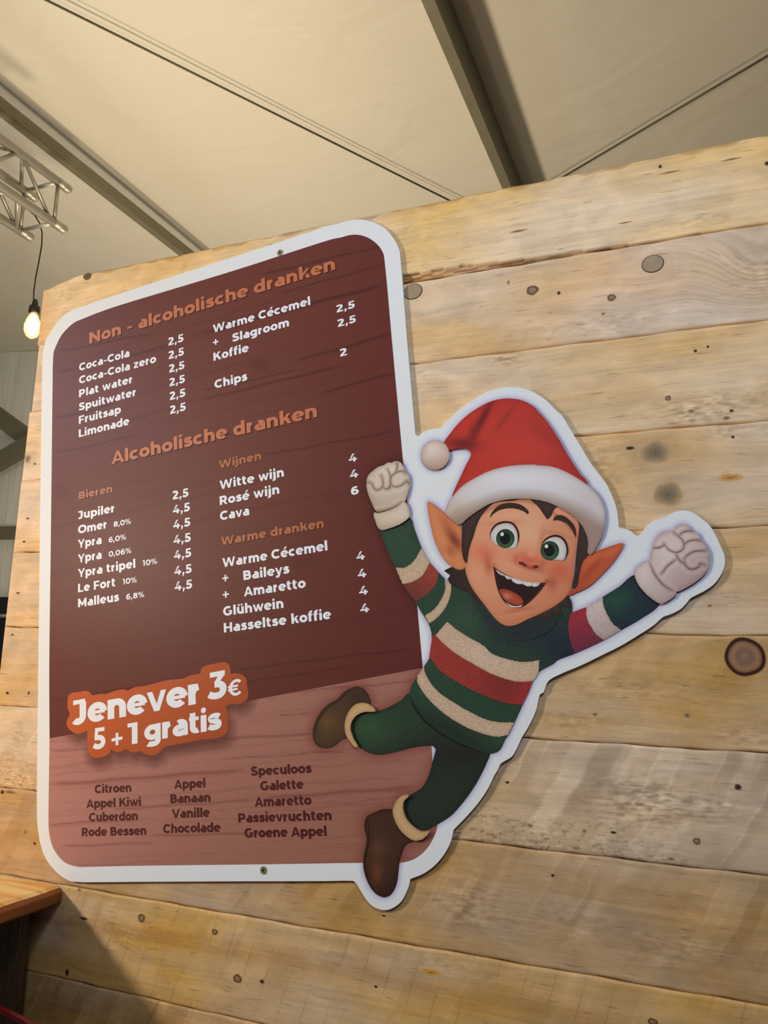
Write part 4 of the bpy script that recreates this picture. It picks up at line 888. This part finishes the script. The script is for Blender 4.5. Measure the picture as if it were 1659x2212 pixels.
CRL = [ZA((55, 852), (90, 855), (104, 880), (128, 910), (160, 906), (184, 880), (186, 835), (172, 792)), ZA((184, 884), (212, 905), (242, 880), (247, 800), (226, 742)), ZA((250, 850), (262, 878), (300, 886), (345, 870), (382, 836)), ZA((246, 838), (258, 800), (300, 768), (345, 758), (372, 775)), ZA((288, 770), (304, 730), (300, 690)), ZA((380, 836), (400, 862)), ZA((250, 880), (236, 905)), ZA((130, 1092), (190, 1085), (270, 1060), (340, 1018))]
CRR = [ZH((1082, 372), (1098, 398), (1140, 436), (1195, 448), (1240, 425), (1254, 385), (1240, 345), (1200, 305), (1170, 285)), ZH((1214, 302), (1250, 276), (1290, 266), (1330, 272)), ZH((1250, 388), (1290, 356), (1340, 344), (1396, 350)), ZH((1258, 500), (1290, 468), (1340, 442), (1440, 434)), ZH((1258, 505), (1262, 550), (1300, 588), (1345, 588), (1380, 568), (1392, 545), (1430, 556)), ZH((1186, 455), (1200, 495), (1230, 530), (1262, 548)), ZH((998, 412), (1050, 406), (1094, 380)), ZH((1182, 512), (1110, 568), (1062, 632)), ZH((966, 560), (1010, 648), (1080, 730), (1150, 775))]
def creased(base_fn, curves, dark):
    Cs = [spline(c, 1.5, closed=False) for c in curves]
    def fn(q, d):
        c = base_fn(q, d); dm = np.full(len(q), 99.0)
        for C in Cs:
            for s in range(0, len(q), 3000): dm[s:s + 3000] = np.minimum(dm[s:s + 3000], np.sqrt(((q[s:s + 3000, None] - C[None]) ** 2).sum(2)).min(1))
        return mixc(mixc(c, dark, np.exp(-(dm / 4.2) ** 2) * 0.42), (226, 212, 200), np.exp(-((dm - 8.5) / 4) ** 2) * 0.22)
    return fn
fn_gl = creased(fn_gl, CRL, (120, 94, 78)); fn_gr = creased(fn_gr, CRR, (124, 94, 92))
art('glove', glove_l, fn_gl, elf, cell=2.2, step=2); art('glove', glove_r, fn_gr, elf, cell=2.2, step=2)
art('cuff', cuff_l, fn_cl, elf, cell=2.2, step=2, rough_edge=.3); art('cuff', cuff_r, fn_cr, elf, cell=2.2, step=2, rough_edge=.3)
for c_, col in [(c, (132, 106, 90)) for c in CRL] + [(c, (136, 108, 104)) for c in CRR]:
    art('glove_crease', None, col, elf, cell=6, strip=stroke_strip(c_, 1.1, 2))
# fur cuffs of the boots
def fn_cb(q, d): return mixc(np.ones((len(q), 3)) * np.array((202, 164, 118.0)), (140, 102, 66), np.exp(-d / 4) * .55)
art('boot_cuff', cuff_bl, fn_cb, elf, cell=3.2, step=2, rough_edge=.3); art('boot_cuff', cuff_br, fn_cb, elf, cell=3.2, step=2, rough_edge=.3)
# screws through the board
M_SCREW = plain('yellow_zinc', (176, 164, 112), 0.4, 0.6, noise=0.1, nscale=300); M_SLOT = plain('screw_recess', (34, 30, 22), 0.8)
for sx, sy in ((605, 546), (569.5, 1879.5)):
    c = on_y((sx, sy), BY); ns = 24; r = 0.0059
    mb = MB(); mb.prism([(c[0] + r * math.cos(2 * math.pi * a / ns), c[2] + r * math.sin(2 * math.pi * a / ns)) for a in range(ns)], BY - 0.0011, BY + 0.002)
    s = mb.build('screw', M_SCREW, menu)
    mb = MB()
    for an in (0.5, 0.5 + math.pi / 2):
        ca, sa = math.cos(an), math.sin(an); h, w_ = 0.0035, 0.00085
        mb.prism([(c[0] + ca * a - sa * b, c[2] + sa * a + ca * b) for a, b in ((-h, -w_), (h, -w_), (h, w_), (-h, w_))], BY - 0.0013, BY)
    mb.build('screw_recess', M_SLOT, s)

# ------------------------------------------------------------------ lettering: a heavy geometric alphabet drawn stroke by stroke
def E_(cx, cy, rx, ry, a0, a1, n=None):
    n = n or max(8, int(abs(a1 - a0) / 9)); return [(cx + rx * math.cos(math.radians(a)), cy + ry * math.sin(math.radians(a))) for a in np.linspace(a0, a1, n)]
def SP(*p): return [tuple(q) for q in spline([(x, y) for x, y in p], 18, closed=False)]
def BAR(x0, y0, x1, y1): return ('P', [(x0, y0), (x1, y0), (x1, y1), (x0, y1)])
def DOT(x, y, r): return ('P', E_(x, y, r, r, 0, 345, 24))
def ST(*p): return ('S', list(p))
o_ = E_(305, 267, 206, 207, 0, 360)
G = {
 ' ': (270, []),
 'a': (575, [ST((455, 0), (455, 320)), ('S', [(455, 320)] + E_(300, 330, 155, 144, 0, 125)), ('S', [(455, 290), (255, 290)] + E_(250, 172, 140, 115, 95, 268) + [(300, 57), (380, 80), (455, 150)])]),
 'b': (635, [ST((130, 0), (130, 742)), ('S', E_(333, 267, 206, 207, 0, 360))]),
 'c': (550, [('S', E_(305, 267, 206, 207, 48, 312))]),
 'd': (635, [ST((505, 0), (505, 742)), ('S', E_(302, 267, 206, 207, 0, 360))]),
 'e': (600, [('S', E_(305, 267, 206, 207, 0, 318)), BAR(110, 220, 545, 312)]),
 'f': (375, [('S', [(150, 0), (150, 555)] + E_(300, 555, 150, 132, 175, 75)), BAR(25, 415, 345, 528)]),
 'g': (635, [ST((505, 535), (505, 40)), ('S', [(505, 40)] + E_(300, 10, 205, 140, 0, -142)), ('S', E_(302, 277, 206, 190, 0, 360))]),
 'h': (625, [ST((130, 0), (130, 742)), ('S', [(130, 260)] + E_(312, 290, 182, 182, 178, 0) + [(494, 0)])]),
 'i': (262, [ST((131, 0), (131, 535)), DOT(131, 688, 92)]),
 'j': (266, [('S', [(135, 535), (135, -20)] + E_(5, -20, 130, 118, -5, -105)), DOT(135, 688, 92)]),
 'k': (600, [ST((130, 0), (130, 742)), ('P', [(200, 130), (200, 320), (405, 535), (588, 535)]), ('P', [(300, 310), (405, 395), (600, 0), (425, 0), (265, 230)])]),
 'l': (262, [ST((131, 0), (131, 742))]),
 'm': (945, [ST((130, 0), (130, 535)), ('S', [(130, 260)] + E_(300, 300, 170, 172, 178, 0) + [(470, 0)]), ('S', [(470, 260)] + E_(640, 300, 170, 172, 178, 0) + [(810, 0)])]),
 'n': (625, [ST((130, 0), (130, 535)), ('S', [(130, 260)] + E_(312, 290, 182, 182, 178, 0) + [(494, 0)])]),
 'o': (610, [('S', o_)]),
 'p': (635, [ST((130, -194), (130, 535)), ('S', E_(333, 267, 206, 207, 0, 360))]),
 'r': (405, [ST((130, 0), (130, 535)), ('S', [(130, 230)] + E_(345, 240, 215, 232, 178, 95))]),
 's': (500, [('S', SP((425, 425), (350, 466), (255, 474), (165, 450), (125, 390), (165, 325), (260, 285), (360, 250), (398, 170), (355, 85), (250, 60), (145, 72), (55, 118)))]),
 't': (415, [('S', [(160, 665), (160, 195)] + E_(290, 175, 130, 113, 184, 300)), BAR(25, 415, 375, 528)]),
 'u': (620, [('S', [(126, 535), (126, 245)] + E_(308, 245, 182, 183, 182, 360) + [(490, 270)]), ST((490, 535), (490, 0))]),
 'v': (575, [('P', [(0, 535), (165, 535), (290, 200), (418, 535), (575, 535), (368, 0), (208, 0)])]),
 'w': (850, [('P', [(5, 535), (160, 535), (255, 205), (362, 535), (492, 535), (602, 205), (695, 535), (845, 535), (678, 0), (522, 0), (425, 280), (330, 0), (174, 0)])]),
 'y': (575, [('P', [(0, 535), (165, 535), (290, 205), (418, 535), (575, 535), (368, 20), (215, 20)]), ('S', SP((300, 60), (262, -50), (215, -115), (140, -132), (50, -112)))]),
 'z': (520, [('P', [(45, 535), (482, 535), (482, 432), (245, 122), (492, 122), (492, 0), (32, 0), (32, 103), (268, 412), (45, 412)])]),
 'A': (735, [('P', [(-5, 0), (166, 0), (432, 700), (290, 700)]), ('P', [(740, 0), (566, 0), (290, 700), (445, 700)]), BAR(170, 130, 570, 255)]),
 'B': (705, [ST((145, 0), (145, 700)), ('S', [(145, 635), (390, 635)] + E_(395, 500, 135, 135, 90, -90) + [(145, 365)]), ('S', [(145, 365), (420, 365)] + E_(425, 215, 150, 150, 90, -90) + [(145, 65)])]),
 'C': (715, [('S', E_(395, 350, 300, 292, 44, 316))]),
 'F': (615, [ST((145, 0), (145, 700)), BAR(100, 570, 590, 700), BAR(100, 260, 545, 388)]),
 'G': (775, [('S', E_(395, 350, 300, 292, 50, 318)), BAR(560, 90, 722, 385), BAR(440, 275, 722, 385)]),
 'H': (775, [ST((145, 0), (145, 700)), ST((630, 0), (630, 700)), BAR(145, 285, 630, 415)]),
 'J': (545, [('S', [(395, 640), (395, 240)] + E_(240, 235, 155, 170, 0, -140)), BAR(80, 575, 470, 700)]),
 'K': (735, [ST((145, 0), (145, 700)), ('P', [(210, 190), (210, 400), (495, 700), (690, 700)]), ('P', [(320, 390), (445, 480), (740, 0), (550, 0), (300, 320)])]),
 'L': (585, [ST((145, 0), (145, 700)), BAR(100, 0, 570, 132)]),
 'M': (910, [ST((145, 0), (145, 700)), ST((765, 0), (765, 700)), ('P', [(75, 700), (210, 700), (455, 300), (700, 700), (835, 700), (835, 560), (515, 110), (395, 110), (75, 560)])]),
 'N': (785, [ST((145, 0), (145, 700)), ST((640, 0), (640, 700)), ('P', [(75, 700), (205, 700), (715, 90), (715, 0), (580, 0), (75, 600)])]),
 'O': (850, [('S', E_(425, 350, 325, 292, 0, 360))]),
 'P': (700, [ST((145, 0), (145, 700)), ('S', [(145, 635), (390, 635)] + E_(395, 460, 165, 175, 90, -90) + [(145, 285)])]),
 'R': (720, [ST((145, 0), (145, 700)), ('S', [(145, 635), (390, 635)] + E_(395, 465, 165, 170, 90, -90) + [(145, 295)]), ('P', [(310, 270), (480, 290), (695, 0), (505, 0)])]),
 'S': (655, [('S', SP((560, 575), (450, 625), (330, 638), (205, 610), (148, 520), (200, 425), (340, 365), (490, 305), (548, 195), (485, 95), (340, 62), (195, 80), (75, 140)))]),
 'V': (730, [('P', [(-5, 700), (175, 700), (372, 215), (568, 700), (735, 700), (450, 0), (285, 0)])]),
 'W': (1120, [('P', [(15, 700), (190, 700), (328, 225), (482, 700), (640, 700), (795, 225), (935, 700), (1100, 700), (885, 0), (710, 0), (557, 465), (400, 0), (225, 0)])]),
 'Y': (675, [('P', [(-5, 700), (172, 700), (345, 405), (518, 700), (682, 700), (420, 250), (420, 0), (258, 0), (258, 250)])]),
 '0': (670, [('S', E_(335, 350, 243, 292, 0, 360))]),
 '1': (400, [('P', [(25, 700), (312, 700), (312, 0), (150, 0), (150, 570), (25, 570)])]),
 '2': (600, [('S', SP((75, 565), (170, 622), (295, 638), (410, 600), (452, 500), (405, 390), (280, 255), (150, 110))), BAR(48, 0, 572, 130), ('P', [(48, 0), (48, 105), (130, 185), (260, 130)])]),
 '3': (600, [BAR(70, 570, 525, 700), ('P', [(335, 600), (525, 600), (370, 420), (200, 420)]), ('S', SP((215, 385), (340, 385), (448, 325), (475, 225), (425, 110), (290, 63), (150, 80), (45, 135)))]),
 '4': (690, [('P', [(335, 700), (510, 700), (225, 270), (35, 270), (35, 200)]), BAR(35, 145, 665, 275), BAR(390, 0, 545, 400)]),
 '5': (615, [BAR(120, 570, 540, 700), ('P', [(120, 700), (262, 700), (238, 360), (85, 360)]), ('S', SP((100, 392), (280, 390), (420, 345), (480, 235), (430, 115), (300, 63), (160, 80), (55, 135)))]),
 '6': (650, [('S', E_(345, 228, 205, 166, 0, 360)), ('S', SP((545, 605), (430, 640), (310, 620), (195, 530), (142, 380), (140, 225)))]),
 '8': (655, [('S', E_(328, 515, 186, 122, 0, 360)), ('S', E_(328, 208, 215, 146, 0, 360))]),
 '%': (860, [('T', E_(205, 520, 130, 135, 0, 360)), ('T', E_(655, 180, 130, 135, 0, 360)), ('P', [(175, 0), (285, 0), (690, 700), (580, 700)])]),
 ',': (265, [DOT(132, 82, 90), ('P', [(62, 40), (222, 80), (130, -145), (45, -145)])]),
 '-': (390, [BAR(45, 205, 345, 325)]),
 '+': (610, [BAR(60, 285, 550, 405), BAR(245, 100, 365, 590)]),
 '\u20ac': (700, [('S', E_(415, 350, 275, 290, 46, 314)), BAR(20, 375, 500, 465), BAR(20, 235, 480, 325)]),
}
G['\u00e9'] = (600, G['e'][1] + [('P', [(255, 598), (365, 775), (530, 775), (395, 598)])])
G['\u00fc'] = (620, G['u'][1] + [DOT(195, 668, 78), DOT(425, 668, 78)])

def stroke_poly(pts, w, h):
    """Quads of a stroke of width w (h where it runs level) along a polyline."""
    k = w / h; P = np.array(pts, float) * [1, k]
    keep = [0] + [i for i in range(1, len(P)) if np.linalg.norm(P[i] - P[i - 1]) > 1e-3]; P = P[keep]
    closed = np.linalg.norm(P[0] - P[-1]) < 2.0
    if closed: P = P[:-1]
    n = len(P); L = []; Rr = []
    for i in range(n):
        a = P[i] - P[i - 1] if (i > 0 or closed) else P[1] - P[0]
        b = P[(i + 1) % n] - P[i] if (i < n - 1 or closed) else a
        a = a / np.linalg.norm(a); b = b / np.linalg.norm(b)
        na = np.array([-a[1], a[0]]); nb = np.array([-b[1], b[0]]); m = na + nb; m /= np.linalg.norm(m) + 1e-9
        s = w / 2 / max(0.5, m @ na)
        L.append((P[i] + m * s) / [1, k]); Rr.append((P[i] - m * s) / [1, k])
    V = L + Rr; Fs = [(i, (i + 1) % n, n + (i + 1) % n, n + i) for i in range(n if closed else n - 1)]
    return V, Fs
def glyph_mesh(text, weight=1.0, track=0):
    V, Fs, Lf, x, lev = [], [], [], 0.0, 0
    for ch in text:
        adv, parts = G[ch]
        for kind, pts in parts:
            if kind == 'P': v, f = [np.array(p, float) for p in pts], [tuple(range(len(pts)))]
            elif kind == 'T': v, f = stroke_poly(pts, 100, 95)
            else:
                dl = 65 * (weight - 1)
                yy = np.interp([p[1] for p in pts], [-300, -140, -90, 0, 60, 267, 474, 500, 535, 560, 585, 637, 668, 760], [-300, -140 + dl, -90, 0, 60 + dl, 267, 474 - dl, 500 - dl / 2, 535, 560, 585, 637 - dl, 668, 760])
                v, f = stroke_poly([(p[0], y) for p, y in zip(pts, yy)], 152 * weight, 130 * weight)
            n = len(V); V += [q + [x, 0] for q in v]; Fs += [tuple(i + n for i in t) for t in f]; Lf += [lev % 9] * len(v); lev += 1
        x += adv + track
    return np.array(V), Fs, np.array(Lf)
def board_slope(P0):
    a = project(P0); b = project(P0 + U * 0.02); return (b[1] - a[1]) / (b[0] - a[0])
def cap_height(x, y, px):
    P0 = on_y((x, y), BY); a = project(P0); b = project(P0 + Vv * 0.01); return px / np.linalg.norm(b - a) * 0.01
CAPS = {'main': cap_height(170, 945, 16.6), 'head': cap_height(193.4, 743, 24.0), 'sub': cap_height(170.6, 1078, 15.6), 'small': cap_height(245, 1138, 11.6), 'fruit': cap_height(205, 1713.9, 18.4), 'price': cap_height(779, 1324, 18.9)}
M_WHITE = plain('white_print', (244, 245, 250), 0.45, spec=0.3, noise=0.01, nscale=50)
M_COPPER = plain('dull_copper_print', (186, 106, 62), 0.45, spec=0.3, noise=0.02, nscale=50)
M_ORANGE = plain('copper_orange_print', (202, 116, 74), 0.45, spec=0.3, noise=0.02, nscale=50)
M_MAROON = plain('maroon_print', (82, 24, 26), 0.45, spec=0.3, noise=0.02, nscale=50)
M_SHAD = plain('printed_drop_shadow', (70, 34, 28), 0.5, spec=0.2, noise=0.02, nscale=50)
def text(name, s, x0, y0, x1, size, mat, parent, lift, weight=1.0, shadow=False, track=0):
    P0 = on_y((x0, y0), BY); P1 = on_y((x1, y0 + board_slope(P0) * (x1 - x0)), BY)
    width = np.linalg.norm(P1 - P0); h = CAPS[size] if isinstance(size, str) else cap_height(x0, y0, size)
    V, Fs, Lf = glyph_mesh(s, weight, track)
    sx = width / (V[:, 0].max() - V[:, 0].min()); sy = h / 700.0
    Q = P0[None] + np.outer((V[:, 0] - V[:, 0].min()) * sx, U) + np.outer(V[:, 1] * sy, Vv)
    Q[:, 1] = BY - lift - Lf * 0.00002
    Fs = face_front(Q, Fs); mats = [mat]; mi = [0] * len(Fs)
    # orient every polygon to the front by its own area
    out = []
    for f in Fs:
        p = Q[list(f)]; ar = np.sum(p[:, 0] * np.roll(p[:, 2], -1) - np.roll(p[:, 0], -1) * p[:, 2]); out.append(tuple(f) if ar > 0 else tuple(f)[::-1])
    Fs = out
    if shadow:
        n = len(Q); S_ = Q + U * h * 0.085 - Vv * h * 0.085; S_[:, 1] += 0.00011; Q = np.vstack([Q, S_]); Fs = Fs + [tuple(i + n for i in f) for f in Fs]; mi += [1] * (len(Fs) - len(mi)); mats.append(M_SHAD)
    return mesh(name, Q, Fs, mats, parent, midx=mi)
T0 = 0.00042
TX_ = lambda *a, **k: text(*a, **k)
for s, x0, y0, x1 in (('Non - alcoholische dranken', 193.4, 743, 724.6), ('Alcoholische dranken', 241.3, 1003.3, 685.5)):
    text('heading_text', s, x0, y0, x1, 'head', M_ORANGE, dark, T0, 1.27, True, 22)
for s, x0, y0, x1 in (('Bieren', 170.6, 1078.7, 243.3), ('Wijnen', 473.7, 1012.3, 564.7), ('Warme dranken', 478.2, 1178, 700.3)):
    text('subheading_text', s, x0, y0, x1, 'sub', M_COPPER, dark, T0, 1.25, True, 30)
for s, x0, y0, x1 in (('Coca-Cola', 171.1, 801.8, 280), ('Coca-Cola zero', 171.1, 829.6, 337.7), ('Plat water', 171.1, 858.7, 286.3), ('Spuitwater', 170.6, 887.8, 294), ('Fruitsap', 170.6, 916, 261.8), ('Limonade', 170.6, 944.8, 280),
    ('Warme C\u00e9cemel', 460.6, 719.2, 670.8), ('+', 460.6, 749, 472.5), ('Slagroom', 502.2, 739, 624.9), ('Koffie', 461.7, 780, 538.2), ('Chips', 464, 839.6, 534.8),
    ('Jupiler', 169, 1122.3, 247.6), ('Omer', 169, 1153.2, 231), ('Ypra', 168.6, 1184.3, 220), ('Ypra', 168.6, 1216, 220), ('Ypra tripel', 168.6, 1247.6, 292.7), ('Le Fort', 169, 1279.7, 249.6), ('Malleus', 169, 1312, 257.7),
    ('Witte wijn', 475.2, 1057.5, 613.8), ('Ros\u00e9 wijn', 475.2, 1091.3, 603.9), ('Cava', 475.8, 1124.4, 539), ('Warme C\u00e9cemel', 481.2, 1225.7, 707.9), ('+', 481, 1259.5, 494), ('Baileys', 526.4, 1253.4, 625.9),
    ('+', 481.8, 1295, 495), ('Amaretto', 527.3, 1288.7, 661.2), ('Gl\u00fchwein', 482.7, 1331, 613), ('Hasseltse koffie', 484.2, 1366.5, 716.3)):
    text('drink_name', s, x0, y0, x1, 'main', M_WHITE, dark, T0, 1.27, track=32)
for s, x0, y0, x1 in (('8,0%', 245.8, 1138.7, 283.3), ('6,0%', 235.2, 1172.4, 272.9), ('0,06%', 235.2, 1203.3, 284), ('10%', 308.6, 1223, 339.7), ('10%', 265.6, 1262.8, 295.7), ('6,8%', 273, 1295.7, 312)):
    text('strength_text', s, x0, y0, x1, 'small', M_WHITE, dark, T0, 1.12, track=20)
for s, x0, y0, x1 in [('2,5', x, y, x2) for x, y, x2 in ((363.5, 747.3, 397), (364.3, 776.5, 398), (365.3, 805.6, 399), (366, 835.2, 400), (366.6, 865, 401), (367.3, 895, 401.8), (726.9, 675.9, 767), (729.7, 707, 769.4))] + \
    [('2', 734.5, 771, 750), ('2,5', 373, 1079.7, 407.8)] + [('4,5', x, y, x2) for x, y, x2 in ((373.7, 1111, 410.9), (374.4, 1143.3, 411.6), (375.2, 1176.2, 412.7), (376.2, 1209, 413.7), (377, 1243.3, 414.7), (377.7, 1276.7, 415.7))] + \
    [('4', 754, 999.4, 771.5), ('4', 756.4, 1034, 774.5), ('6', 759, 1070, 775.7), ('4', 770.6, 1211, 788.7), ('4', 773.6, 1249, 792), ('4', 776.6, 1286, 795.3), ('4', 779, 1324.3, 798.3)]:
    text('price_text', s, x0, y0, x1, 'main' if x0 < 420 else 'price', M_WHITE, dark, T0, 1.27, track=32)
for s, x0, y0, x1 in (('Citroen', 205, 1713.9, 284), ('Appel Kiwi', 187, 1745.5, 304.5), ('Cuberdon', 192.4, 1774.7, 298), ('Rode Bessen', 177, 1806.7, 316.6), ('Appel', 376.9, 1704, 444), ('Banaan', 368.4, 1735, 455.2), ('Vanille', 371.7, 1767.2, 453.7), ('Chocolade', 352.8, 1799.8, 477),
    ('Speculoos', 542.4, 1676, 673.8), ('Galette', 562.9, 1707.8, 656.3), ('Amaretto', 550.8, 1742.5, 673.5), ('Passievruchten', 515.3, 1777, 716.6), ('Groene Appel', 528.8, 1809.4, 706)):
    text('flavour_text', s, x0, y0, x1, 'fruit', M_MAROON, light, T0, 1.3, track=16)
# badge lettering leans a little more than the board: it has its own baseline
def slanted(s, a, b, cap, weight, track=0):
    P0 = on_y(a, BY); P1 = on_y(b, BY); u = (P1 - P0); wd_ = np.linalg.norm(u); u /= wd_
    P2 = on_y((a[0] - 0.0 * cap, a[1] - cap), BY); v = P2 - P0
    V, Fs, Lf = glyph_mesh(s, weight, track); V = V.copy()
    Q = P0[None] + np.outer((V[:, 0] - V[:, 0].min()) * wd_ / (V[:, 0].max() - V[:, 0].min()), u) + np.outer(V[:, 1] / 700.0, v)
    Q[:, 1] = BY - 0.00056 - Lf * 0.00002
    out = []
    for f in Fs:
        p = Q[list(f)]; ar = np.sum(p[:, 0] * np.roll(p[:, 2], -1) - np.roll(p[:, 0], -1) * p[:, 2]); out.append(tuple(f) if ar > 0 else tuple(f)[::-1])
    mesh('badge_text', Q, out, M_WHITE, badge)
q = lambda x, y: (80 + x / 3.318, 1420 + y / 3.318)
slanted('Jenever', q(252, 492), q(1168, 330), 54, 1.38, 5)
slanted('3', q(1222, 310), q(1360, 286), 59, 1.3); slanted('\u20ac', q(1370, 285), q(1466, 266), 35, 0.92)
slanted('5', q(400, 664), q(492, 650), 46, 1.3); slanted('+', q(536, 655), q(614, 640), 38, 1.0); slanted('1', q(650, 628), q(722, 616), 46, 1.2)
slanted('gratis', q(770, 606), q(1326, 512), 46, 1.36, 0)
